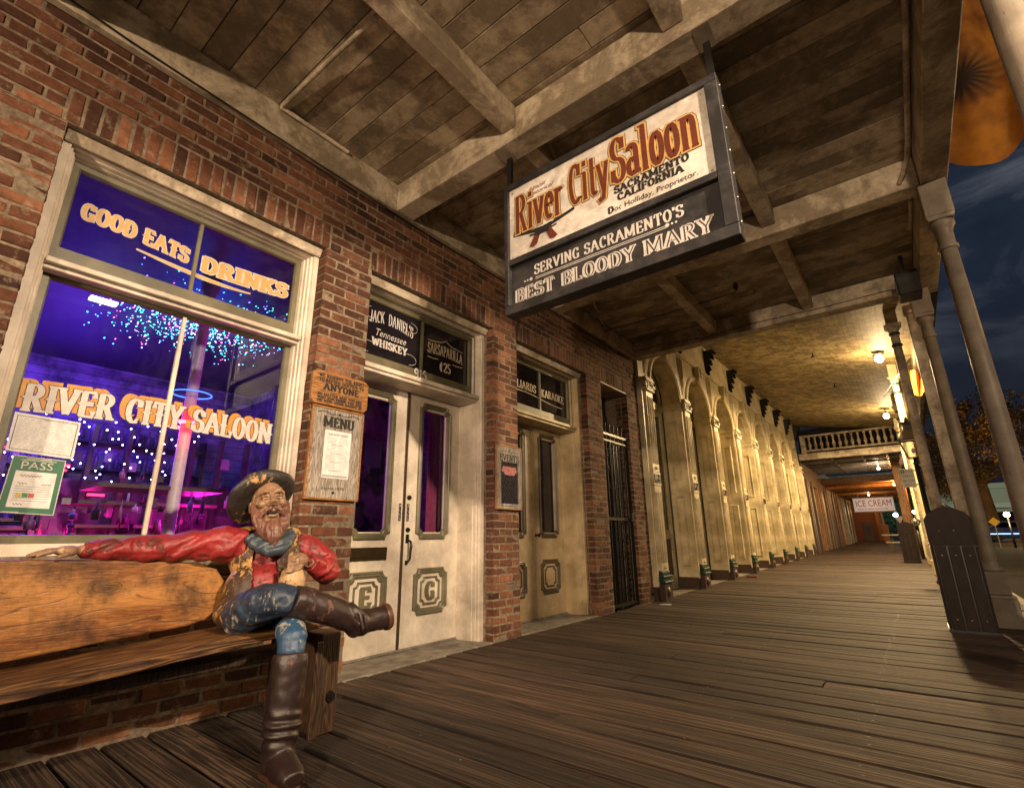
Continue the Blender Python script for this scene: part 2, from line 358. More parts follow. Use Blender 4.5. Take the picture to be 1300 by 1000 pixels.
# ------------------------------------------------------------------ slab-serif lettering
def ar(cx, cy, rx, ry, a0, a1, n=9):
    return [(cx+rx*math.cos(math.radians(a0+(a1-a0)*i/(n-1))), cy+ry*math.sin(math.radians(a0+(a1-a0)*i/(n-1)))) for i in range(n)]
G = {
 'A': (.78, [[(.08, 0), (.37, 1)], [(.37, 1), (.68, 0)], [(.2, .33), (.58, .33)]], [(.08, 0), (.68, 0)]),
 'B': (.66, [[(.14, 0), (.14, 1)], [(.1, 1)]+ar(.34, .76, .2, .24, 90, -90)+[(.14, .52)], [(.34, .52)]+ar(.34, .26, .24, .26, 90, -90)+[(.1, 0)]], []),
 'C': (.66, [ar(.36, .5, .26, .5, 50, 310, 15)+[(.55, .1)], [(.54, .68), (.54, .98)]], []),
 'D': (.7, [[(.14, 0), (.14, 1)], [(.06, 1), (.3, 1)]+ar(.3, .5, .3, .5, 90, -90, 11)+[(.06, 0)]], []),
 'E': (.62, [[(.14, 0), (.14, 1)], [(.06, 1), (.52, 1), (.52, .78)], [(.14, .52), (.4, .52)], [(.4, .62), (.4, .42)], [(.06, 0), (.54, 0), (.54, .24)]], []),
 'F': (.6, [[(.14, 0), (.14, 1)], [(.06, 1), (.52, 1), (.52, .76)], [(.14, .52), (.4, .52)], [(.4, .62), (.4, .42)]], [(.14, 0)]),
 'G': (.7, [ar(.36, .5, .26, .5, 50, 330, 15), [(.56, .0), (.56, .42)], [(.4, .42), (.66, .42)], [(.54, .7), (.54, .98)]], []),
 'H': (.78, [[(.14, 0), (.14, 1)], [(.62, 0), (.62, 1)], [(.14, .5), (.62, .5)]], [(.14, 0), (.14, 1), (.62, 0), (.62, 1)]),
 'I': (.34, [[(.17, 0), (.17, 1)]], [(.17, 0), (.17, 1)]),
 'J': (.5, [[(.34, 1), (.34, .25)]+ar(.2, .22, .14, .22, 0, -170, 8)], [(.34, 1)]),
 'K': (.74, [[(.14, 0), (.14, 1)], [(.14, .42), (.58, 1)], [(.3, .58), (.62, 0)]], [(.14, 0), (.14, 1), (.58, 1), (.62, 0)]),
 'L': (.6, [[(.14, 0), (.14, 1)], [(.06, 0), (.54, 0), (.54, .28)]], [(.14, 1)]),
 'M': (.94, [[(.12, 0), (.12, 1)], [(.12, 1), (.45, .1)], [(.45, .1), (.78, 1)], [(.78, 0), (.78, 1)]], [(.12, 0), (.12, 1), (.78, 0), (.78, 1)]),
 'N': (.78, [[(.14, 0), (.14, 1)], [(.14, 1), (.62, 0)], [(.62, 0), (.62, 1)]], [(.14, 0), (.14, 1), (.62, 1)]),
 'O': (.7, [ar(.35, .5, .25, .5, 0, 360, 19)], []),
 'P': (.62, [[(.14, 0), (.14, 1)], [(.06, 1), (.32, 1)]+ar(.32, .74, .22, .26, 90, -90)+[(.14, .48)]], [(.14, 0)]),
 'R': (.7, [[(.14, 0), (.14, 1)], [(.06, 1), (.32, 1)]+ar(.32, .76, .2, .24, 90, -90)+[(.14, .52)], [(.34, .5), (.58, 0)]], [(.14, 0), (.58, 0)]),
 'S': (.6, [ar(.3, .76, .2, .24, 30, 250, 10)+ar(.3, .26, .22, .26, 70, -150, 10), [(.5, .72), (.5, .98)], [(.09, .04), (.09, .3)]], []),
 'T': (.68, [[(.34, 0), (.34, 1)], [(.08, .76), (.08, 1), (.6, 1), (.6, .76)]], [(.34, 0)]),
 'U': (.72, [[(.14, 1), (.14, .3)]+ar(.36, .28, .22, .28, 180, 360, 9)+[(.58, 1)]], [(.14, 1), (.58, 1)]),
 'V': (.74, [[(.1, 1), (.37, 0)], [(.37, 0), (.64, 1)]], [(.1, 1), (.64, 1)]),
 'W': (1.0, [[(.1, 1), (.3, 0)], [(.3, 0), (.5, .9)], [(.5, .9), (.7, 0)], [(.7, 0), (.9, 1)]], [(.1, 1), (.9, 1)]),
 'Y': (.72, [[(.1, 1), (.36, .45)], [(.62, 1), (.36, .45)], [(.36, .5), (.36, 0)]], [(.1, 1), (.62, 1), (.36, 0)]),
 'Z': (.62, [[(.08, .76), (.08, 1), (.52, 1)], [(.52, 1), (.1, 0)], [(.1, 0), (.54, 0), (.54, .24)]], []),
 'Q': (.7, [ar(.35, .5, .25, .5, 0, 360, 19), [(.4, .2), (.64, -.12)]], []),
 '0': (.62, [ar(.31, .5, .21, .5, 0, 360, 17)], []),
 '1': (.4, [[(.22, 0), (.22, 1)], [(.08, .8), (.22, 1)]], [(.22, 0)]),
 '2': (.6, [ar(.3, .74, .2, .26, 170, -20, 9)+[(.1, .02)], [(.06, 0), (.52, 0), (.52, .2)]], []),
 '5': (.6, [[(.5, 1), (.12, 1), (.12, .56)]+ar(.28, .3, .22, .3, 120, -150, 10)], []),
 '6': (.6, [ar(.32, .5, .22, .5, 60, 250, 10)+ar(.3, .3, .2, .28, -90, 180, 10)], []),
 '9': (.6, [ar(.3, .7, .2, .28, 0, 360, 12), [(.5, .7), (.5, .3)]+ar(.3, .28, .2, .28, 0, -120, 6)], []),
 '\u00a2': (.6, [ar(.3, .46, .2, .36, 50, 310, 10), [(.3, -.05), (.3, 1.0)]], []),
 "'": (.22, [[(.12, .75), (.12, 1.05)]], []),
 '.': (.24, [[(.1, 0), (.1, .12)]], []), ',': (.24, [[(.12, .1), (.06, -.15)]], []), '!': (.3, [[(.14, .3), (.14, 1)], [(.14, 0), (.14, .12)]], []),
 ' ': (.38, [], []), '-': (.4, [[(.06, .45), (.34, .45)]], []),
 'i': (.34, [[(.17, 0), (.17, .68)], [(.17, .84), (.17, .98)]], [(.17, 0), (.1, .68)]),
 'v': (.58, [[(.08, .68), (.29, 0)], [(.29, 0), (.5, .68)]], [(.08, .68), (.5, .68)]),
 'e': (.52, [[(.1, .38), (.44, .38)]+ar(.27, .36, .18, .34, 5, 310, 12)], []),
 'r': (.46, [[(.14, 0), (.14, .68)], ar(.3, .48, .16, .2, 170, 40, 6)], [(.14, 0), (.1, .68)]),
 't': (.42, [[(.2, .95), (.2, .14)]+ar(.3, .14, .1, .14, 180, 330, 5), [(.06, .66), (.38, .66)]], []),
 'y': (.58, [[(.08, .68), (.3, .02)], [(.5, .68), (.26, -.2), (.12, -.24), (.06, -.14)]], [(.08, .68), (.5, .68)]),
 'a': (.54, [ar(.25, .52, .16, .18, 160, 0, 7)+[(.41, .1), (.5, .02)], ar(.25, .2, .17, .19, 30, 330, 9)], []),
 'l': (.32, [[(.16, 0), (.16, 1)]], [(.16, 0), (.1, 1)]),
 'o': (.54, [ar(.27, .34, .18, .35, 0, 360, 15)], []),
 'n': (.6, [[(.14, 0), (.14, .68)], ar(.3, .48, .16, .2, 165, 0, 6)+[(.46, 0)]], [(.14, 0), (.1, .68), (.46, 0)]),
}
def letters(mb, text, o, ud, vd, nd, width, height, wv=.19, wh=.085, serif=.30, curve=None, spur=False, mi=0, depth=.001, grow=0, track=.04):
    """slab-serif letters laid on a plane: o = left end of the baseline, ud/vd/nd the plane's right, up and outward directions"""
    o = Vector(o); ud = Vector(ud); vd = Vector(vd); nd = Vector(nd)
    adv = sum(G[c][0]+track for c in text); kx = width/adv; x = 0; k = 0
    def put(P, d):
        Q = []
        for a, b in P:
            s_ = a*kx; Q.append(o+ud*s_+vd*(b*height+(curve(s_/width) if curve else 0))+nd*d)
        return Q
    for c in text:
        w, st, sf = G[c]
        for P in st:
            P = [(x+a, b) for a, b in P]; n = len(P); Ls = []; Rs = []; k += 1
            for i in range(n):
                a = P[max(i-1, 0)]; b = P[min(i+1, n-1)]; dx, dy = b[0]-a[0], (b[1]-a[1])*height/kx
                l = math.hypot(dx, dy) or 1; vert = abs(dy)/l; hw = (wh+(wv-wh)*vert)/2+grow
                px, py = -dy/l*hw, dx/l*hw*kx/height
                ex = ey = 0
                if n == 2 and grow: ex = (dx/l*grow)*(-1 if i == 0 else 1); ey = (dy/l*grow*kx/height)*(-1 if i == 0 else 1)
                Ls.append((P[i][0]+px+ex, P[i][1]+py+ey)); Rs.append((P[i][0]-px+ex, P[i][1]-py+ey))
            d = depth+.00006*(k % 9); A = put(Ls, d); B = put(Rs, d)
            mb.add(A+B, [(i, i+1, n+i+1, n+i) for i in range(n-1)], mi)
            if spur and n == 2 and abs(P[0][0]-P[1][0]) < .02 and abs(P[0][1]-P[1][1]) > .8:
                cx = P[0][0]; q = wv*.95+grow; mb.add(put([(cx-q, .5), (cx, .40-grow), (cx+q, .5), (cx, .60+grow)], d+.0006), [(0, 1, 2, 3)], mi)
        for (sx, sy) in sf:
            k += 1; h = wh*.9*kx/height*1.2; hw = serif/2+grow; y0 = sy-h*.5-grow*kx/height; y1 = sy+h*.5+grow*kx/height
            mb.add(put([(x+sx-hw, y0), (x+sx+hw, y0), (x+sx+hw, y1), (x+sx-hw, y1)], depth+.00006*(k % 9)+.0007), [(0, 1, 2, 3)], mi)
        x += w+track
    return mb
def ribbon(mb, pts, w, o, ud, vd, nd, d=.001, mi=0):
    o = Vector(o); ud = Vector(ud); vd = Vector(vd); nd = Vector(nd); n = len(pts); A = []; B = []
    for i in range(n):
        a = pts[max(i-1, 0)]; b = pts[min(i+1, n-1)]; dx, dy = b[0]-a[0], b[1]-a[1]; l = math.hypot(dx, dy) or 1
        ww = w if not callable(w) else w(i/(n-1))
        A.append(o+ud*(pts[i][0]-dy/l*ww/2)+vd*(pts[i][1]+dx/l*ww/2)+nd*d); B.append(o+ud*(pts[i][0]+dy/l*ww/2)+vd*(pts[i][1]-dx/l*ww/2)+nd*d)
    return mb.add(A+B, [(i, i+1, n+i+1, n+i) for i in range(n-1)], mi)
def plain_text(mb, text, o, ud, vd, nd, width=None, height=None, shear=0, mi=0, d=.0015, center=False):
    cu = bpy.data.curves.new('t', 'FONT'); cu.body = text; cu.shear = shear; cu.resolution_u = 3
    if center: cu.align_x = 'CENTER'
    ob = bpy.data.objects.new('t', cu); COL.objects.link(ob); bpy.context.view_layer.update()
    me = bpy.data.meshes.new_from_object(ob.evaluated_get(bpy.context.evaluated_depsgraph_get())); bpy.data.objects.remove(ob)
    xs = [v.co.x for v in me.vertices]; ys = [v.co.y for v in me.vertices]
    kx = width/(max(xs)-min(xs)) if width else height/.7; ky = height/(max(ys)-min(ys)) if height and '\n' in text else (height/.72 if height else kx)
    o = Vector(o); ud = Vector(ud); vd = Vector(vd); nd = Vector(nd); x0 = min(xs)
    mb.add([o+ud*((v.co.x-x0)*kx)+vd*(v.co.y*ky)+nd*d for v in me.vertices], [tuple(p.vertices) for p in me.polygons], mi)
    bpy.data.meshes.remove(me)
    return mb
XP = Vector((1, 0, 0)); YP = Vector((0, 1, 0)); ZP = Vector((0, 0, 1))
def fz(y): return .013*max(0, y-8)
def proj(p):
    d = Vector(p)-CPOS; w = d.dot(CF)
    if w <= .05: return None
    return 650+628.8*d.dot(CR)/w, 500-628.8*d.dot(CU)/w, w
# ================================================================== GROUND, STREET, BOARDWALK
def ground():
    t = NT('asphalt'); n = t.noise(40, 6, .7); b = t.noise(1.2, 5, .7)
    c = t.ramp(b, [(.3, (.014, .012, .011)), (.7, (.030, .026, .022))]); m = t.fin(c, .95, 0, n, .6, .01, .08)
    MB().add([(4.6, -60, -.34), (260, -60, -.34), (260, 15, -.34), (4.6, 15, -.34), (260, 60, .56), (4.6, 60, .56), (260, 400, .8), (4.6, 400, .8)], [(0, 1, 2, 3), (3, 2, 4, 5), (5, 4, 6, 7)]).build('street', m)['kind'] = 'structure'
    MB().add([(-90, -60, -.62), (4.6, -60, -.62), (4.6, 400, -.62), (-90, 400, -.62)], [(0, 1, 2, 3)]).build('ground', m)['kind'] = 'structure'
    k = MB(); k.box(4.44, 4.64, -30, 52, -.7, -.14); o = k.build('kerb', M['stone'], bevel=.02); o['kind'] = 'structure'
ground()
def plank_mesh(seed, w, L, th):
    rr = random.Random(seed); mb = MB(); n = 4
    xs = [L*i/n for i in range(n+1)]
    top = []; 
    for x in xs:
        j = rr.uniform(-.0025, .0025)
        top.append([(x, -w/2+j, -th), (x, -w/2+j, -.008), (x, -w/2+.010+j, .0+rr.uniform(-.002, .0015)), (x, 0, .0015+rr.uniform(-.002, .002)), (x, w/2-.009+j, .001+rr.uniform(-.002, .0015)), (x, w/2+j, -.008), (x, w/2+j, -th)])
    mb.rings(top, closed=False)
    mb.add(top[0], [tuple(range(7))]); mb.add(top[-1], [tuple(reversed(range(7)))])
    o = mb.build('plank', M['plank']); me = o.data; bpy.data.objects.remove(o); return me
def boardwalk():
    g = MB(); g.add([(-.3, -6, -.075), (4.3, -6, -.075), (4.3, 8, -.075), (-.3, 8, -.075), (4.3, 48, .4), (-.3, 48, .4)], [(0, 1, 2, 3), (3, 2, 4, 5)])
    g.box(4.26, 4.38, -6, 8, -.6, -.03)
    base = g.build('boardwalk', M['dark']); base['kind'] = 'structure'
    pitch = .198; w = .184; var = [plank_mesh(i, w, 1.0, .045) for i in range(6)]
    y = -2.9; k = 0
    rows = []
    while y < 46: rows.append(y); y += pitch
    stuff = MB(); rnd = []
    rr = random.Random(3)
    for y in rows:
        cut = rr.choice([None]*9+[1.6, 2.7])
        segs = [(0.0, 4.32)] if cut is None else [(0.0, cut-.003), (cut+.003, 4.32)]
        for a, b in segs:
            x0 = a if a > 0 else (.006 if y < 8 else -.30)
            if y > 24: x0 = -.2
            if -.2 < y < 17:
                o = bpy.data.objects.new('plank', var[rr.randrange(6)]); link(o, base)
                o.location = (x0, y, fz(y)+rr.uniform(-.004, .004)); o.scale = (b-x0, 1, 1)
                o.rotation_euler = (rr.uniform(-.012, .012), 0, rr.uniform(-.0012, .0012))
            else:
                z = fz(y)+rr.uniform(-.004, .003); stuff.box(x0, b, y-w/2, y+w/2, z-.045, z); rnd += [rr.random()]*6
    nl = MB()
    for y in rows:
        if y > 9 or y < -.5: continue
        for x in (.28, 1.2, 2.1, 3.0, 3.95):
            for q in (-.055, .055):
                cx, cy = x+rr.uniform(-.02, .02), y+q+rr.uniform(-.008, .008); z = fz(y)+.0035
                nl.add([(cx+.008*math.cos(a*PI/3), cy+.008*math.sin(a*PI/3), z) for a in range(6)], [tuple(range(6))])
    lt = MB()
    for i in range(45):
        x = rr.uniform(.1, 4.1); y = rr.uniform(1.0, 9.5); r_ = rr.uniform(.002, .006); a0 = rr.uniform(0, 6); z = fz(y)+.006
        lt.prism([(r_*math.cos(a0+k*1.26)*rr.uniform(.5, 1.3), r_*math.sin(a0+k*1.26)*.6) for k in range(5)], (x, y, z), XP, YP, ZP, .002)
    lt.build('litter_specks', M['stone'], base, kind='stuff')
    nl.build('nail_heads', M['black'], base, kind='stuff')
    stuff.build('far_planks', M['plank'], base, kind='stuff', attr=rnd)
boardwalk()
# ================================================================== SALOON FACADE
CRS = .0759; SOLD0 = 3.262; SOLD1 = 3.491
OPEN = {'w': (.248, 1.878), 'd1': (2.329, 3.984), 'd2': (4.423, 6.065), 'g': (6.52, 7.40)}
facade = thing('saloon_building', (0, 0, 0), 'red brick saloon front with a purple lit window and two double doors', 'building')
facade_wall = None
def brick_mesh(sy, sz, sx, seed):
    rr = random.Random(seed); bm = bmesh.new(); r = bmesh.ops.create_cube(bm, size=1)
    for v in bm.verts: v.co = Vector((v.co.x*sx-sx/2, v.co.y*sy, v.co.z*sz))
    bmesh.ops.bevel(bm, geom=list(bm.edges), offset=.0055, segments=1, affect='EDGES')
    for v in bm.verts:
        v.co += Vector((rr.uniform(-.003, .002), rr.uniform(-.003, .003), rr.uniform(-.0025, .0025)))
    me = bpy.data.meshes.new('brick'); bm.to_mesh(me); bm.free(); me.materials.append(M['brick']); return me
def brickwork():
    global facade_wall
    g = MB(); mx = -.0045; back = -.40
    top = 4.3; e = .006
    def pier(a, b, z0=-.1, z1=SOLD0): g.box(back, mx, a+(e if a > -2 else 0), b-e, z0, z1)
    pier(-2.6, .248); pier(1.878, 2.329); pier(3.984, 4.423); pier(6.065, 6.52); pier(7.40, 7.85)
    g.box(back, mx-.002, -2.6, 7.846, SOLD0+.006, top); g.box(back, mx, .248-e, 1.878+e, -.1, .905)
    facade_wall = g.build('brick_wall', M['mortar'], facade)
    st = [brick_mesh(.197, .0625, .105, i) for i in range(6)]; hd = [brick_mesh(.092, .0625, .105, 20+i) for i in range(5)]
    so = [brick_mesh(.063, .212, .105, 40+i) for i in range(5)]
    B = []; rr = random.Random(11)
    def row(y0, y1, z, par):
        y = y0; first = True; J = .0105
        while y < y1-.035:
            L = .2 if not (first and par) else .095
            first = False
            if y+L > y1-.04: L = y1-y
            if L > .235: L = (L-J)/2
            if L < .03: break
            kind = st if L > .14 else hd; base = .2 if L > .14 else .095
            B.append((kind, (rr.uniform(-.004, .003), y+L/2, z+.5*CRS), (1, L/base, 1))); y += L+J
    piers = [(-2.4, .248), (1.878, 2.329), (3.984, 4.423), (6.065, 6.52), (7.40, 7.846)]
    n = 43
    for i in range(n):
        z = i*CRS
        for a, b in piers: row(a, b, z, i % 2)
        if z+CRS < .905: row(.248+.0105, 1.878-.0105, z, i % 2)
    # soldier courses over each opening, plain courses beside them
    for a, b in OPEN.values():
        k = int(round((b-a+.06)/.0765)); p = (b-a+.05)/k
        for j in range(k): B.append((so, (rr.uniform(-.005, .003), a-.025+(j+.5)*p, (SOLD0+SOLD1)/2), (1, 1, 1)))
    for a, b in [(-2.4, .215), (1.912, 2.295), (4.018, 4.39), (6.10, 6.487), (7.434, 7.846)]:
        for j in range(3): row(a, b, SOLD0+.001+j*CRS, (j+1) % 2)
    for j in range(6): row(-2.4, 7.846, SOLD1+j*.0775, j % 2)
    # bricks returning into the deep reveals
    R = []
    for (yf, sgn, d) in ((2.329, 1, 1), (4.423, 1, 1), (6.52, 1, 2), (7.40, -1, 3), (3.984, -1, 0), (6.065, -1, 1), (1.878, -1, 0)):
        pass
    for i in range(n):
        for (yf, s_) in ((7.40, 1), (6.065, 1), (4.423, -1)):
            for q in range(1):
                B.append((st, (-.118-(q)*.105 if True else 0, yf+s_*.10, i*CRS+.5*CRS), (.9, 1, 1)))
    vis = []; rest = []
    for b in B:
        q = proj(b[1]); s = 0
        if q and -30 < q[0] < 1330 and -30 < q[1] < 1030 and b[1][0] > -.05:
            c = abs(Vector(b[1]).x-CPOS.x)/(Vector(b[1])-CPOS).length; s = b[0][0].dimensions[1] if hasattr(b[0][0], 'dimensions') else 1
            s = (b[2][1]*(1 if b[0] is not hd else .5))*c/(q[2]**2)
        (vis if s > 0 else rest).append((s, b))
    vis.sort(key=lambda a: -a[0]); rest += vis[300:]; vis = vis[:300]
    for s, (kind, loc, sc) in vis:
        o = bpy.data.objects.new('brick', rr.choice(kind)); link(o, facade_wall); o.location = loc; o.scale = sc
        o.rotation_euler = (rr.uniform(-.008, .008), rr.uniform(-.02, .02), rr.uniform(-.012, .012))
    mb = MB(); rnd = []
    for s, (kind, loc, sc) in rest:
        me = rr.choice(kind); a = rr.uniform(-.008, .008); r = rr.random()
        V = [(v.co.x*sc[0]+loc[0], v.co.y*sc[1]+loc[1]+a*v.co.z, v.co.z*sc[2]+loc[2]) for v in me.vertices]
        mb.add(V, [tuple(p.vertices) for p in me.polygons]); rnd += [r]*len(me.polygons)
    mb.build('other_bricks', M['brick'], facade_wall, kind='stuff', attr=rnd, normals=False)
brickwork()
def frame_rect(mb, y0, y1, z0, z1, prof, bottom=True, mi=0):
    """moulded frame: prof is a list of (margin, x)"""
    loops = []
    for m, x in prof:
        zb = z0+m if bottom else z0
        loops.append([(x, y0+m, zb), (x, y0+m, z1-m), (x, y1-m, z1-m), (x, y1-m, zb)])
    return mb.rings(loops, mi, closed=bottom)
def main_window():
    y0, y1 = OPEN['w']; zt = 3.262
    c = MB(); frame_rect(c, y0+.003, y1-.003, .90, zt-.003, [(0, -.36), (0, -.10), (.040, -.095), (.044, -.118), (.055, -.122), (.059, -.150), (.068, -.153), (.071, -.185), (.078, -.19), (.084, -.245)], bottom=False)
    c.box(-.26, -.02, y0+.004, y1-.004, .905, .962)                       # sill
    c.box(-.24, -.012, y0+.004, y1-.004, .888, .903)
    win = c.build('window', M['white'], facade, label='tall saloon window with purple light behind it')
    hb = MB(); hb.hexa([(-.094, y0+.006, 3.198), (-.080, y0+.006, 3.198), (-.080, y1-.006, 3.198), (-.094, y1-.006, 3.198)][::1], [(-.094, y0+.006, 3.256), (-.045, y0+.006, 3.256), (-.045, y1-.006, 3.256), (-.094, y1-.006, 3.256)]); hb.build('head_board', M['canopy'], win, bevel=.003)
    s = MB(); frame_rect(s, y0+.082, y1-.082, 2.49, zt-.082, [(0, -.20), (0, -.222), (.036, -.224), (.044, -.240), (.046, -.262)])
    s.box(-.262, -.224, y0+.084, y1-.084, 2.492, 2.608)
    frame_rect(s, y0+.082, y1-.082, .962, 2.452, [(0, -.20), (0, -.226), (.036, -.228), (.044, -.242), (.046, -.262)])
    s.box(-.262, -.2265, y0+.084, y1-.084, .963, 1.004)
    s.build('sash', M['olive'], win, bevel=.002)
    r = MB(); r.box(-.226, -.112, y0+.070, y1-.070, 2.455, 2.488); r.box(-.226, -.150, y0+.070, y1-.070, 2.430, 2.4545)
    r.build('transom_rail', M['white'], win, bevel=.004)
    ym = 1.055
    for z0, z1 in ((1.004, 2.412), (2.607, 3.136)):
        m = MB(); m.box(-.262, -.228, ym-.012, ym+.012, z0, z1); m.build('glazing_bar', M['white'] if z0 < 2 else M['olive'], win, bevel=.004)
        for a, b in ((y0+.10, ym-.01), (ym+.01, y1-.10)):
            MB().add([(-.25, a, z0-.02), (-.25, b, z0-.02), (-.25, b, z1+.02), (-.25, a, z1+.02)], [(0, 1, 2, 3)]).build('pane', M['glass'] if z0 < 2 else M['tglass'], win)
    # painted lettering on the glass
    gx = -.2485
    t = MB(); cv = lambda u: -.018*(u-.5)**2*4+.012
    letters(t, 'RIVER CITY SALOON', (gx, .366, 1.672), YP, ZP, XP, 1.345, .142, .25, .10, .34, cv, True, 0, .0003, .03)
    t.build('lettering_shadow', M['gold2'], win)
    t = MB(); letters(t, 'RIVER CITY SALOON', (gx, .395, 1.652), YP, ZP, XP, 1.345, .142, .25, .10, .34, cv, True, 0, .0026, .03); t.build('lettering_outline', M['ink'], win)
    t = MB(); letters(t, 'RIVER CITY SALOON', (gx, .395, 1.652), YP, ZP, XP, 1.345, .142, .25, .10, .34, cv, True, 0, .0042, 0); t.build('lettering', M['wletter'], win)
    for nm, mt, gr, d in (('lettering_outline', M['wletter'], .05, .001), ('lettering', M['gold'], 0, .0026)):
        t = MB(); letters(t, 'GOOD EATS', (gx, .425, 2.845), YP, ZP, XP, .59, .105, .24, .10, .34, lambda u: -.05*u*u+.012*u, True, 0, d, gr)
        letters(t, 'DRINKS', (gx, 1.095, 2.795), YP, ZP, XP, .63, .105, .24, .10, .34, lambda u: .035*u*u, False, 0, d, gr)
        ribbon(t, [(.72+i*.066, 2.776-.055*math.sin(i/11*1.5)+.03*(i/11)**3) for i in range(12)], (lambda u: .006+.016*math.sin(PI*u)) if gr == 0 else (lambda u: .012+.02*math.sin(PI*u)), (gx, 0, 0), YP, ZP, XP, d+.0002)
        t.build(nm, mt, win)
    return win
main_window()
def notched(y0, y1, z0, z1, n, x):
    P = []
    for cy, cz, a0, a1 in ((y0, z0, 90, 0), (y1, z0, 180, 90), (y1, z1, 270, 180), (y0, z1, 0, -90)):
        sy = -1 if cy == y1 else 1; 
        for i in range(5):
            a = math.radians(a0+(a1-a0)*i/4); P.append((x, cy+n*math.cos(a), cz+n*math.sin(a)))
    return P
def notched_mould(mb, y0, y1, z0, z1, n, w, x, h, mi=0):
    L = []
    for m, dx in ((0, 0), (0.001, h*.7), (w*.25, h), (w*.4, h*.65), (w*.6, h*.8), (w*.8, h*.45), (w*.85, h*.45), (w, -.002)):
        L.append(notched(y0+m, y1-m, z0+m, z1-m, max(.004, n-m*.15), x+dx))
    mb.rings(L, mi); return mb
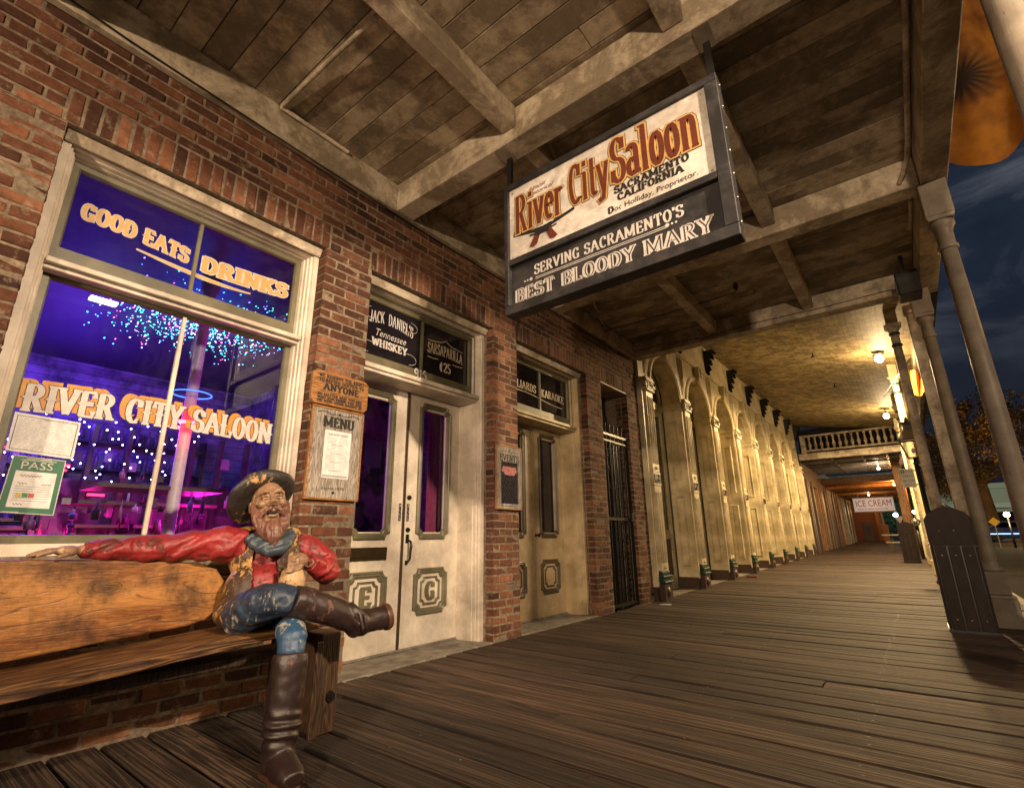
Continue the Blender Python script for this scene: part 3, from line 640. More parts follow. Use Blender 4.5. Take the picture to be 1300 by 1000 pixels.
def door_set(y0, y1, zt, first):
    zt = 3.262
    wm = M['white'] if first else M['door2']; dm = M['door'] if first else M['door2']; tm = M['olive'] if first else M['olive2']
    c = MB(); frame_rect(c, y0+.003, y1-.003, .012, zt-.003, [(0, -.5), (0, -.13), (.045, -.125), (.049, -.145), (.060, -.149), (.064, -.172), (.072, -.176), (.078, -.21), (.084, -.215), (.09, -.26), (.092, -.445)], bottom=False)
    fr = c.build('door_frame', wm, facade)
    hb = MB(); hb.hexa([(-.124, y0+.006, 3.198), (-.105, y0+.006, 3.198), (-.105, y1-.006, 3.198), (-.124, y1-.006, 3.198)], [(-.124, y0+.006, 3.256), (-.065, y0+.006, 3.256), (-.065, y1-.006, 3.256), (-.124, y1-.006, 3.256)]); hb.build('head_board', M['canopy'], fr, bevel=.003)
    s = MB(); frame_rect(s, y0+.085, y1-.085, 2.475, zt-.088, [(0, -.20), (0, -.240), (.045, -.242), (.052, -.256), (.054, -.28)]); s.box(-.28, -.243, y0+.09, y1-.09, 2.476, 2.588)
    s.build('transom_sash', M['olive'] if first else M['olive'], fr, bevel=.002)
    b = MB(); b.box(-.44, -.135, y0+.086, y1-.086, 2.425, 2.468); b.box(-.44, -.16, y0+.088, y1-.088, 2.395, 2.4245); b.build('transom_bar', wm, fr, bevel=.005)
    ym = (y0+y1)/2
    m = MB(); m.box(-.28, -.242, ym-.013, ym+.013, 2.58, 3.12); m.build('glazing_bar', M['olive'], fr, bevel=.003)
    for a, bb in ((y0+.13, ym-.012), (ym+.012, y1-.13)):
        MB().add([(-.268, a, 2.56), (-.268, bb, 2.56), (-.268, bb, 3.14), (-.268, a, 3.14)], [(0, 1, 2, 3)]).build('pane', M['bglass'], fr)
    gx = -.266
    L0, L1 = y0+.092, y1-.092; seam = (L0+L1)/2
    for side in (0, 1):
        a, bb = (L0, seam-.006) if side == 0 else (seam+.006, L1); cy = (a+bb)/2; hw = .215; x = -.42
        ga, gb, gz0, gz1 = cy-.165, cy+.165, 1.03, 2.25
        d = MB(); T = -.46
        d.box(T, x, a, ga, .03, 2.39); d.box(T, x, gb, bb, .03, 2.39); d.box(T, x-.0005, ga, gb, .03, gz0); d.box(T, x-.0005, ga, gb, gz1, 2.39)
        leaf = d.build('door_leaf', dm, facade, bevel=.002, label='%s leaf of the %s double door' % (('left', 'right')[side], ('cream', 'tan')[0 if first else 1]))
        MB().add([(-.445, ga, gz0), (-.445, gb, gz0), (-.445, gb, gz1), (-.445, ga, gz1)], [(0, 1, 2, 3)]).build('pane', M['dglass'] if first else M['bglass'], leaf)
        k = MB(); notched_mould(k, cy-hw, cy+hw, .965, 2.325, .052, .055, x, .028); notched_mould(k, cy-hw, cy+hw, .285, .70, .052, .06, x, .026); notched_mould(k, cy-.125, cy+.125, .365, .62, .04, .022, x, .014)
        k.build('moulding', tm, leaf)
        if first:
            t = MB(); letters(t, 'EG'[side], (x+.003, cy-.062, .415), YP, ZP, XP, .13, .15, .26, .13, .38, None, False, 0, .001); L = t.build('letter', M['olive'], leaf)
            so = L.modifiers.new('s', 'SOLIDIFY'); so.thickness = .012; so.offset = 0
            if side == 0:
                q = MB(); q.box(x, x+.012, cy-.20, cy+.20, .79, .90); q.box(x+.012, x+.02, cy-.18, cy+.18, .815, .875); q.build('mail_slot', M['brass'], leaf, bevel=.004)
            else:
                h = MB(); yy = a+.055
                h.tube([(x, yy, .96), (x+.05, yy+.002, .945), (x+.062, yy+.004, .90), (x+.05, yy+.006, .85), (x+.055, yy, .79), (x+.03, yy-.004, .76), (x, yy-.004, .755)], [.012, .011, .013, .011, .010, .009, .010], 8)
                h.box(x, x+.008, yy-.018, yy+.018, .93, 1.01); h.box(x, x+.008, yy-.015, yy+.015, .735, .775)
                h.build('handle', M['iron'], leaf)
                for z in (1.05, 1.35): MB().tube([(x, yy, z), (x+.018, yy, z)], [.024, .02], 14).build('lock_cylinder', M['iron'], leaf)
            q = MB(); yy = (bb-.035) if side == 0 else (a+.05); q.box(x, x+.002, yy-.014, yy+.014, 1.13, 1.29); p = q.build('pull_sign', M['black'], leaf)
            t = MB()
            for i, ch in enumerate('PULL'): plain_text(t, ch, (x+.003, yy-.007, 1.252-i*.037), YP, ZP, XP, None, .028)
            t.build('pull_lettering', M['wletter'], leaf)
        elif side == 1:
            MB().tube([(x, a+.06, 1.0), (x+.015, a+.06, 1.0), (x+.03, a+.06, 1.0), (x+.06, a+.06, 1.0), (x+.065, a+.06, 1.0)], [.02, .012, .012, .024, .015], 12).build('door_knob', M['iron'], leaf)
        for z in (.25, 1.2, 2.15):
            if side == 1: MB().tube([(x+.005, bb+.002, z-.045), (x+.005, bb+.002, z+.045)], .008, 8).build('hinge', wm, leaf)
    cl = MB(); cl.box(-.45, -.408, seam-.013, seam+.013, .035, 2.39); cl.build('meeting_strip', M['brown'] if first else dm, facade)
    st = MB(); st.box(-.52, .004, y0+.004, y1-.004, -.09, .012); st.box(-.5, -.40, y0+.01, y1-.01, .012, .030); st.build('doorstep', M['stone'], facade, bevel=.006)
    # transom lettering
    if first:
        t = MB(); letters(t, 'JACK', (gx, 2.52, 2.915), YP, ZP, XP, .17, .115, .17, .07, .2, lambda u: .03*u); letters(t, 'DANIEL\'S', (gx, 2.735, 2.945), YP, ZP, XP, .31, .115, .17, .07, .2, lambda u: .0-.045*u*u)
        plain_text(t, 'Tennessee', (gx, 2.60, 2.80), YP, ZP, XP, .36, .075, .3); letters(t, 'WHISKEY', (gx, 2.56, 2.70), YP, ZP, XP, .42, .07, .24, .12, .3)
        for sg in (-1, 1):
            for zz, s2 in ((3.02, 1), (2.66, -1)):
                ribbon(t, [(2.77+sg*(.24+.09*math.sin(i*.5)), zz+s2*(.055*math.cos(i*.5)-.01)) for i in range(9)], .004, (gx, 0, 0), YP, ZP, XP)
        t.build('lettering', M['wletter'], fr)
        t = MB(); letters(t, 'SARSAPARILLA', (gx, 3.245, 2.82), YP, ZP, XP, .52, .115, .17, .09, .2, lambda u: .018*math.sin(PI*u), False)
        letters(t, '\u00a225', (gx, 3.42, 2.665), YP, ZP, XP, .17, .10, .2, .1, .2)
        ribbon(t, [(3.245+i*.026, 2.975-.012*math.cos(i*.32)+(.03*math.exp(-((i-10)/1.6)**2))) for i in range(21)], .007, (gx, 0, 0), YP, ZP, XP)
        for a in (3.245, 3.61): ribbon(t, [(a, 2.78), (a+.07, 2.775), (a+.155, 2.785)], .007, (gx, 0, 0), YP, ZP, XP)
        t.build('lettering', M['cletter'], fr)
        t = MB(); letters(t, '916', (-.236, 3.055, 2.498), YP, ZP, XP, .17, .09, .22, .12, .25); t.build('house_number', M['wletter'], fr)
    else:
        t = MB(); letters(t, 'BILLIARDS', (gx, 4.58, 2.795), YP, ZP, XP, .60, .10, .22, .08, .3, lambda u: .015*math.sin(PI*u*.8)); letters(t, 'KARAOKE', (gx, 5.30, 2.79), YP, ZP, XP, .56, .10, .22, .08, .3, lambda u: .012*math.sin(PI*u))
        ribbon(t, [(4.60+i*.064, 2.745+.03*math.sin(i/19*2*PI*.75+.4)) for i in range(20)], .012, (gx, 0, 0), YP, ZP, XP)
        t.build('lettering', M['cletter'], fr)
door_set(*OPEN['d1'], 3.26, True)
door_set(*OPEN['d2'], 3.23, False)
def gate():
    y0, y1 = OPEN['g']
    g = thing('iron_gate', (-.06, y0, 0), 'black wrought iron security gate with spiked bars in the narrow brick doorway', 'gate')
    f = MB(); a, b = y0+.012, y1-.012
    for yy in (a, b-.035): f.box(-.08, -.045, yy, yy+.035, .0, 2.45)
    f.box(-.08, -.045, a+.035, b-.035, .03, .07); f.box(-.075, -.05, a+.036, b-.036, 2.36, 2.385); f.box(-.082, -.042, a, b, 2.45, 2.485)
    f.box(-.075, -.05, a+.036, b-.036, 1.2, 1.24)
    f.build('gate_frame', M['iron'], g)
    n = 7
    for i in range(n):
        y = a+.02+(b-a-.04)*i/(n-1); z1 = 2.62
        m = MB(); m.tube([(-.062, y, .07), (-.062, y, z1-.02)], .009, 8); m.tube([(-.062, y, z1-.03), (-.062, y, z1), (-.062, y, z1+.03)], [.009, .014, .002], 8); m.build('bar', M['iron'], g)
    for i in range(n-1):
        y = a+.06+(b-a-.09)*(i+.5)/n; m = MB(); m.box(-.105, -.085, y-.02, y-.008, .07, 2.35); m.build('rear_bar', M['iron'], g)
    s = MB()
    for k in range(9):
        z = .15+k*.25
        for j in range(6):
            y = a+.04+j*(b-a-.08)/6
            s.bar((-.098, y, z), (-.098, y+.13, z+.125), .008, .004); s.bar((-.094, y, z+.125), (-.094, y+.13, z), .008, .004)
    s.build('scissor_lattice', M['iron'], g, kind='stuff')
    lk = MB(); lk.box(-.045, -.01, b-.10, b-.02, 1.18, 1.32); lk.build('lock_box', M['iron'], g, bevel=.006)
    # recess behind the gate
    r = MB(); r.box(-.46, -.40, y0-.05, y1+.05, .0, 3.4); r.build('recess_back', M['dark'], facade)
    r = MB(); r.box(-.40, -.36, y0+.03, y1-.03, .02, 2.9)
    for yy in (y0+.1, y0+.48):
        r.box(-.36, -.345, yy, yy+.3, .3, 1.1); r.box(-.36, -.345, yy, yy+.3, 1.3, 2.7)
    r.build('inner_door', M['brown'], facade, bevel=.004)
    l = MB(); l.box(-.40, -.004, y0+.002, y1-.002, 3.235, 3.258); l.build('gate_lintel', M['canopy'], facade)
gate()
# ================================================================== SALOON INTERIOR
def brickroom(name, a, b):
    t = NT(name); g = t.node('NewGeometry'); mp = t.node('Mapping'); mp.inputs['Rotation'].default_value = (math.radians(90), 0, math.radians(90)); t.link(g.outputs['Position'], mp.inputs[0])
    bt = t.node('TexBrick'); bt.inputs['Scale'].default_value = 4.2; bt.inputs['Color1'].default_value = (*a, 1); bt.inputs['Color2'].default_value = (*b, 1); bt.inputs['Mortar'].default_value = (.10, .09, .10, 1); bt.inputs['Mortar Size'].default_value = .02
    t.link(mp.outputs[0], bt.inputs['Vector']); n = t.noise(2.2, 6, .7, g.outputs['Position']); c = t.mix(1.0, bt.outputs['Color'], t.ramp(n, [(.35, .2), (.65, 1.3)]), 'MULTIPLY'); return t.fin(c, .6)
def wallpaper(name, a, b):
    t = NT(name); g = t.node('NewGeometry'); v = t.node('TexVoronoi', Scale=7.0); t.link(g.outputs['Position'], v.inputs['Vector'])
    w = t.node('TexWave', Scale=2.4, Distortion=9.0, Detail=3.0); t.link(g.outputs['Position'], w.inputs['Vector'])
    f = t.math('MULTIPLY', v.outputs['Distance'], w.outputs['Fac']); n = t.noise(1.2, 5, .7, g.outputs['Position'])
    c = t.ramp(f, [(.05, a), (.3, b)]); c = t.mix(1.0, c, t.ramp(n, [(.35, .25), (.65, 1.2)]), 'MULTIPLY'); return t.fin(c, .6)
def interior():
    room = thing('saloon_interior', (-2, 2, 0), 'dark saloon room glowing purple and blue behind the window and doors', 'room')
    iw = brickroom('interior_brickwork', (.26, .22, .26), (.42, .38, .42)); fl = flat('interior_floor_boards', (.08, .05, .05), .25)
    w = MB(); w.box(-6.3, -6.2, -3, 4.2, 0, 3.9); w.box(-6.2, -.52, -3.1, -3, 0, 3.9); w.box(-6.2, -.52, 4.15, 4.25, 0, 3.9); w.build('wall', iw, room)
    f = MB(); f.box(-6.2, -.45, -3, 4.15, -.1, .005); f.build('floor', fl, room)
    c = MB(); c.box(-6.2, -.42, -3, 4.15, 3.62, 3.7); c.build('ceiling', flat('dark_ceiling_paint', (.045, .045, .06), .6), room)
    tr = flat('dark_ceiling_trim', (.03, .03, .035), .5)
    dk = flat('dark_bar_furniture', (.05, .03, .03), .4); pl = flat('pale_painted_post', (.62, .6, .6), .4); pn = flat('picture_paper', (.22, .2, .22), .5)
    p = MB(); p.lathe([(.10, 0), (.10, .08), (.055, .12), (.05, 3.4), (.09, 3.5), (.09, 3.62)], (-2.0, 1.75, 0), 14); p.build('post', pl, room)
    for z, col, s, nm in ((2.36, (.03, .2, 1), 3, 'blue_ring_light'), (2.05, (1, .03, .05), 26, 'red_ring_light')):
        q = MB(); q.tube([(-2.0+.17*math.cos(a*PI/10), 1.75+.17*math.sin(a*PI/10), z) for a in range(21)], .006 if z > 2.2 else .016, 6, cap=False)
        q.build(nm, emis(nm+'_glow', col, s), room)
    # counter, shelves, furniture
    b = MB(); b.box(-4.9, -4.4, -2, 1.2, 0, 1.1); b.box(-4.95, -4.3, -2.05, 1.25, 1.1, 1.16); b.build('bar_counter', dk, room, bevel=.01)
    sh = MB()
    for z in (1.2, 1.6, 2.0, 2.4): sh.box(-6.18, -5.95, -1.8, 3.4, z, z+.03)
    for y in (-1.8, -.1, 1.6, 3.37): sh.box(-6.18, -5.95, y, y+.03, 1.1, 2.6)
    sh.build('back_bar_shelf', dk, room)
    rr = random.Random(5); bt = MB(); bg = flat('bottle_glass', (.2, .12, .15), .1)
    for z in (1.23, 1.63, 2.03, 2.43):
        for i in range(42):
            y = -1.75+i*.12+rr.uniform(-.02, .02); h = rr.uniform(.2, .3); bt.lathe([(.03, 0), (.032, h*.6), (.012, h*.72), (.012, h)], (-6.05, y, z), 7)
    bt.build('bottles', bg, room, kind='stuff')
    for i, (x, y) in enumerate([(-1.6, .55), (-2.3, .95), (-1.5, 1.35), (-2.6, 2.3), (-1.9, 2.6), (-3.2, .2), (-3.4, 1.5)]):
        m = MB(); m.lathe([(.02, .45), (.2, .46), (.2, .49), (.01, .5)], (x, y, 0), 14)
        for k in range(4): a = k*PI/2+.4; m.tube([(x+.14*math.cos(a), y+.14*math.sin(a), .46), (x+.2*math.cos(a), y+.2*math.sin(a), 0)], .014, 6)
        m.tube([(x-.17+.34*k/8, y+.17-.0*k, .47+.52*math.sin(PI*k/8)) for k in range(9)], .014, 6)
        for k in range(3): m.tube([(x-.08+.08*k, y+.17, .48), (x-.08+.08*k, y+.17, .93)], .008, 5)
        m.build('bar_chair', dk, room)
    for x, y in ((-1.9, .95), (-2.3, 1.75+.6), (-3.0, .85)):
        m = MB(); m.lathe([(.25, 0), (.05, .03), (.04, .72), (.34, .73), (.36, .76), (.01, .765)], (x, y, 0), 16); m.build('round_table', dk, room)
    for i in range(16):
        y = -.2+i*.26; z = 1.25+rr.uniform(0, .9); w_ = rr.uniform(.05, .11)
        m = MB(); m.box(-4.05, -4.03, y, y+w_, z, z+w_*1.4); m.build('framed_picture', rr.choice([pn, dk, pn]), room)
    cc = [flat('clutter_'+n_, c_, .5) for n_, c_ in (('dark', (.02, .015, .03)), ('pale', (.3, .28, .3)), ('mauve', (.25, .1, .25)), ('wine', (.2, .02, .05)))]
    for i in range(150):
        x = rr.uniform(-5.2, -2.2); k = (3.37-x)/3.37; y = rr.uniform(-.1, 1.0)*k+.12*k*0+rr.uniform(.0, 1.1); z = .96+rr.uniform(-.06, .25)*k if i % 3 else .96+rr.uniform(.0, .4)*k; w_ = rr.uniform(.02, .07); h_ = rr.uniform(.04, .20)
        
        if i % 4: MB()._lathe([(w_*.5, 0), (w_*.55, h_*.55), (w_*.5, h_*.62), (w_*.16, h_*.8), (w_*.17, h_*1.1)], (x, y, z-.05), 8, 0, True).build('bottle', rr.choice(cc[:1]*3+cc), room)
        else: MB().box(x, x+.03, y, y+w_, z, z+h_*.6).build(rr.choice(['menu_card', 'picture_frame']), rr.choice(cc[:1]*4+cc), room)
        if i % 10 == 0: MB().box(x-.3, x+.3, y-.5, y+.5, z-.09, z-.055).build('counter_shelf', dk, room)
    for i in range(9):
        y = rr.uniform(0, 3.4); z = rr.uniform(1.3, 2.0); MB().box(-4.0, -3.98, y, y+rr.uniform(.1, .5), z, z+rr.uniform(.01, .03)).build('neon_strip', emis('neon_red', (1, .02, .06), 7), room)
    for i in range(12):
        y = -.3+i*.36; MB().box(-4.3, -4.2, y, y+.05, 0, 2.35).build('partition_post', dk, room)
    pw = MB(); pw.box(-4.42, -4.36, -2.9, .75, 0, 1.9); pw.box(-4.42, -4.36, 1.1, 4.1, 0, 1.7); pw.build('partition', wallpaper('partition_wallpaper', (.035, .02, .03), (.16, .10, .12)), room)
    # person-height mannequin on a swing, hanging plants
    # string lights; projected light spots on the ceiling modelled as glowing dots
    bulb = emis('string_light_bulb_glow', (.35, .42, 1), 45)
    sb = MB()
    for s in range(5):
        for i in range(34):
            y = -.4+i*.085; x = -3.6+.25*s+.05*math.sin(i); z = 1.72+.055*s+.09*abs(math.sin(i*.26+s))-.10+.05*s
            if y < 2.2: sb.ell((x, y+.03*math.sin(i*2.1+s), z+.05*math.sin(i*1.7)), (.008, .008, .008), n=6)
    sb.build('string_lights', bulb, room, kind='stuff')
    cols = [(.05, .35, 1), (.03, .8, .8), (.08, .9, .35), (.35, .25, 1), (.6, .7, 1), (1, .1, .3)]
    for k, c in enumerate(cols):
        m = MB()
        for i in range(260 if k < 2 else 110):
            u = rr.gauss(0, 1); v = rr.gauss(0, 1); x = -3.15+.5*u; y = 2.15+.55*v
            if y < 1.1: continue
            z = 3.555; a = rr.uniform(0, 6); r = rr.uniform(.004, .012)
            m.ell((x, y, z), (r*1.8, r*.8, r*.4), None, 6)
        m.build('projected_spot_cluster', emis('projected_spot_glow', c, 9), room, kind='stuff')
    lb = MB(); lb.box(-2.72, -2.62, .93, 1.15, 3.30, 3.32); lb.build('tube_light', emis('tube_light_glow', (1, 1, .95), 7), room)  # glowing bar put in for a bright reflection in the glass
    lamp('blue_stage_light', (-2.9, 2.0, 3.1), 60, (.02, .12, 1), .15)
    lamp('violet_light', (-4.9, 1.2, 2.7), 110, (.13, .035, 1), .25)
    lamp('violet_light', (-3.4, 1.0, 2.2), 45, (.15, .04, 1), .2)
    lamp('magenta_light', (-3.3, 2.5, 1.3), 60, (1, .01, .5), .2)
    lamp('magenta_light', (-3.7, 1.3, 1.0), 34, (1, .02, .35), .2)
    lamp('violet_light', (-1.4, 3.3, 1.6), 14, (.35, .02, 1), .2)
    lamp('magenta_light', (-1.3, 2.8, 2.9), 10, (.9, .02, .6), .2)
    MB().box(-1.32, -1.30, 2.95, 4.12, .0, 2.9).build('partition', wallpaper('damask_panel', (.04, .012, .03), (.30, .10, .22)), room)
    MB().box(-1.295, -1.285, 3.30, 3.52, 1.75, 2.05).build('framed_picture', pn, room)
    # curtains just inside the double door
    cm = flat('magenta_curtain', (.35, .06, .14), .8)
    for a, b in ((2.40, 2.62), (3.62, 3.87)):
        m = MB(); n = 16; L = []
        for z in (.95, 2.4): L.append([(-.62+.03*math.sin(i*1.7), a+(b-a)*i/n, z) for i in range(n+1)])
        m.rings(L, closed=False, sm=True); m.build('curtain', cm, room)
interior()
# ================================================================== CANOPY OVER THE WALK
def canopy():
    c = thing('walkway_canopy', (2, 4, 3.94), 'beige painted timber canopy with beams and board ceiling over the boardwalk', 'canopy')
    beams = [(-.20, .0), (2.496, 2.70), (5.166, 5.377), (7.674, 7.89)]
    beams[0] = (-.17, .04)
    for a, b in beams: MB().box(.062, 3.955, a, b, 3.942, 4.232).build('beam', M['canopy'], c, bevel=.008)
    MB().box(.0005, .060, -2.6, 7.84, 3.944, 4.236).build('ledger', M['canopy'], c, bevel=.006)
    MB().box(-.001, .0, 0, 0, 0, 0) if False else None
    MB().box(3.96, 4.15, -2.6, 7.89, 3.936, 4.40).build('fascia', M['canopy'], c, bevel=.008)
    ys = [-2.67, -.17, .04, 2.496, 2.70, 5.166, 5.377, 7.674]
    for a, b in ((-2.6, -.172), (.042, 2.494), (2.702, 5.164), (5.379, 7.672)):
        for x in (1.355, 2.675): MB().box(x, x+.135, a, b, 4.040, 4.236).build('joist', M['canopy'], c, bevel=.006)
    base = None; rr = random.Random(9); y = -2.6; pitch = .187
    mesh = []
    for i in range(4):
        o = MB().box(0, 1, -.0904, .0904, 0, .02).build('ceiling_board', M['ceil']); me = o.data; bpy.data.objects.remove(o)
        bm = bmesh.new(); bm.from_mesh(me); bmesh.ops.bevel(bm, geom=list(bm.edges), offset=.003, affect='EDGES'); bm.to_mesh(me); bm.free(); mesh.append(me)
    while y < 7.9:
        segs = rr.choice([[(.0, 3.955)], [(.0, 2.2), (2.204, 3.955)], [(.0, 1.42), (1.424, 3.955)]])
        for a, b in segs:
            o = bpy.data.objects.new('ceiling_board', rr.choice(mesh)); link(o, c); o.location = Vector((a+.001, y+pitch/2, 4.238+rr.uniform(-.001, .0012)))-wloc(c); o.scale = (b-a-.002, 1, 1)
        y += pitch
    MB().box(0, 4.15, -2.6, 7.85, 4.262, 4.36).build('roof_deck', M['dark'], c)
    # conduits, sprinkler pipe, cable
    cp = M['canopy']
    def pipe(nm, pts, r, mt=cp): return MB().tube(pts, r, 10).build(nm, mt, c)
    pipe('conduit', [(.085, 1.33, 4.20), (.085, 1.60, 4.20), (.085, 1.93, 4.20)], .017); pipe('conduit', [(.10, 1.335, 4.205), (.7, 1.338, 4.19), (1.30, 1.34, 4.15), (1.345, 1.34, 4.14)], .017)
    pipe('conduit', [(3.93, -1, 4.18), (3.93, 2.45, 4.18)], .02); pipe('conduit', [(3.92, 2.75, 4.18), (3.92, 4.85, 4.18), (3.90, 5.0, 4.12), (3.86, 5.08, 4.05), (3.82, 5.15, 4.0)], .02)
    pipe('conduit', [(3.93, 5.4, 4.18), (3.93, 6.1, 4.18), (3.91, 6.3, 4.1)], .018)
    pipe('conduit', [(.40, 5.62, 4.19), (.09, 6.55, 4.17), (.085, 6.62, 4.17)], .014)
    pipe('sprinkler_pipe', [(.06, 6.65, 4.10), (1.35, 6.63, 4.095), (1.42, 6.63, 4.02), (1.50, 6.63, 4.095), (2.05, 6.6, 4.10), (2.08, 6.6, 4.16)], .007, M['iron'])
    MB().lathe([(.02, 0), (.03, .03), (.03, .08), (.012, .1)], (2.06, 6.6, 4.13), 10).build('sprinkler_head', M['iron'], c)
    pipe('cable', [(.075, -.6+i*.5, 4.05-.045*i+(0 if i < 3 else .028*(i-2))) for i in range(8)], .006, M['black'])
    pipe('cable', [(.01, 2.4, 3.936), (.012, 4.0, 3.934), (.012, 5.6, 3.935), (.012, 7.7, 3.933)], .006, M['black'])
    pipe('cable', [(.10, 7.668, 4.05), (.6, 7.665, 4.06), (1.3, 7.664, 3.99), (2.0, 7.664, 4.03), (3.0, 7.664, 4.01), (3.7, 7.66, 4.02)], .005, M['black'])
    pipe('cable', [(.03, 4.42, 3.93), (.02, 4.42, 3.5), (.018, 4.40, 3.30)], .008, M['black'])
canopy()
def slr(mb, prof, c, w):   # square stepped blocks: (half, z)
    for i in range(len(prof)-1):
        (a, z0), (b, z1) = prof[i], prof[i+1]
        mb.hexa([(c[0]-a, c[1]-a, z0), (c[0]+a, c[1]-a, z0), (c[0]+a, c[1]+a, z0), (c[0]-a, c[1]+a, z0)], [(c[0]-b, c[1]-b, z1), (c[0]+b, c[1]-b, z1), (c[0]+b, c[1]+b, z1), (c[0]-b, c[1]+b, z1)])
def column(x, y, label):
    t = thing('column', (x, y, 0), label, 'column', 'round columns along the edge of the boardwalk')
    b = MB(); slr(b, [(.135, .0), (.135, .29)], (x, y), 0); slr(b, [(.135, .2905), (.125, .325)], (x, y), 0); slr(b, [(.105, .3255), (.100, .56)], (x, y), 0); b.build('base', M['columnp'], t, bevel=.008)
    s = MB(); s.lathe([(.095, .561), (.105, .575), (.095, .60), (.072, .61), (.068, .66), (.066, 2.0), (.058, 3.30)], (x, y, 0), 24); s.lathe([(.062, 3.29), (.072, 3.30), (.072, 3.325), (.060, 3.335), (.062, 3.46), (.075, 3.50), (.09, 3.52), (.09, 3.55), (.082, 3.56)], (x, y, 0), 24); s.build('shaft', M['columnp'], t)
    k = MB(); slr(k, [(.088, 3.561), (.098, 3.60), (.098, 3.934)], (x, y), 0); k.build('capital', M['columnp'], t, bevel=.006)
    return t
column(4.085, 2.60, 'pale round column at the far right edge, nearest to the viewer')
column(4.03, 5.27, 'pale round column second from the right, running down in front of the trees')
column(3.945, 7.72, 'round column with its stepped base right behind the large trash can')
def post():
    t = thing('timber_post', (3.86, 8.32, 0), 'square tan post standing close behind the column by the large trash can', 'post')
    MB().box(3.80, 3.92, 8.26, 8.38, .0, 3.86).build('shaft', M['canopy'], t, bevel=.01)
    MB().box(3.78, 3.94, 8.24, 8.40, 3.861, 3.98).build('cap', M['canopy'], t, bevel=.01)
post()
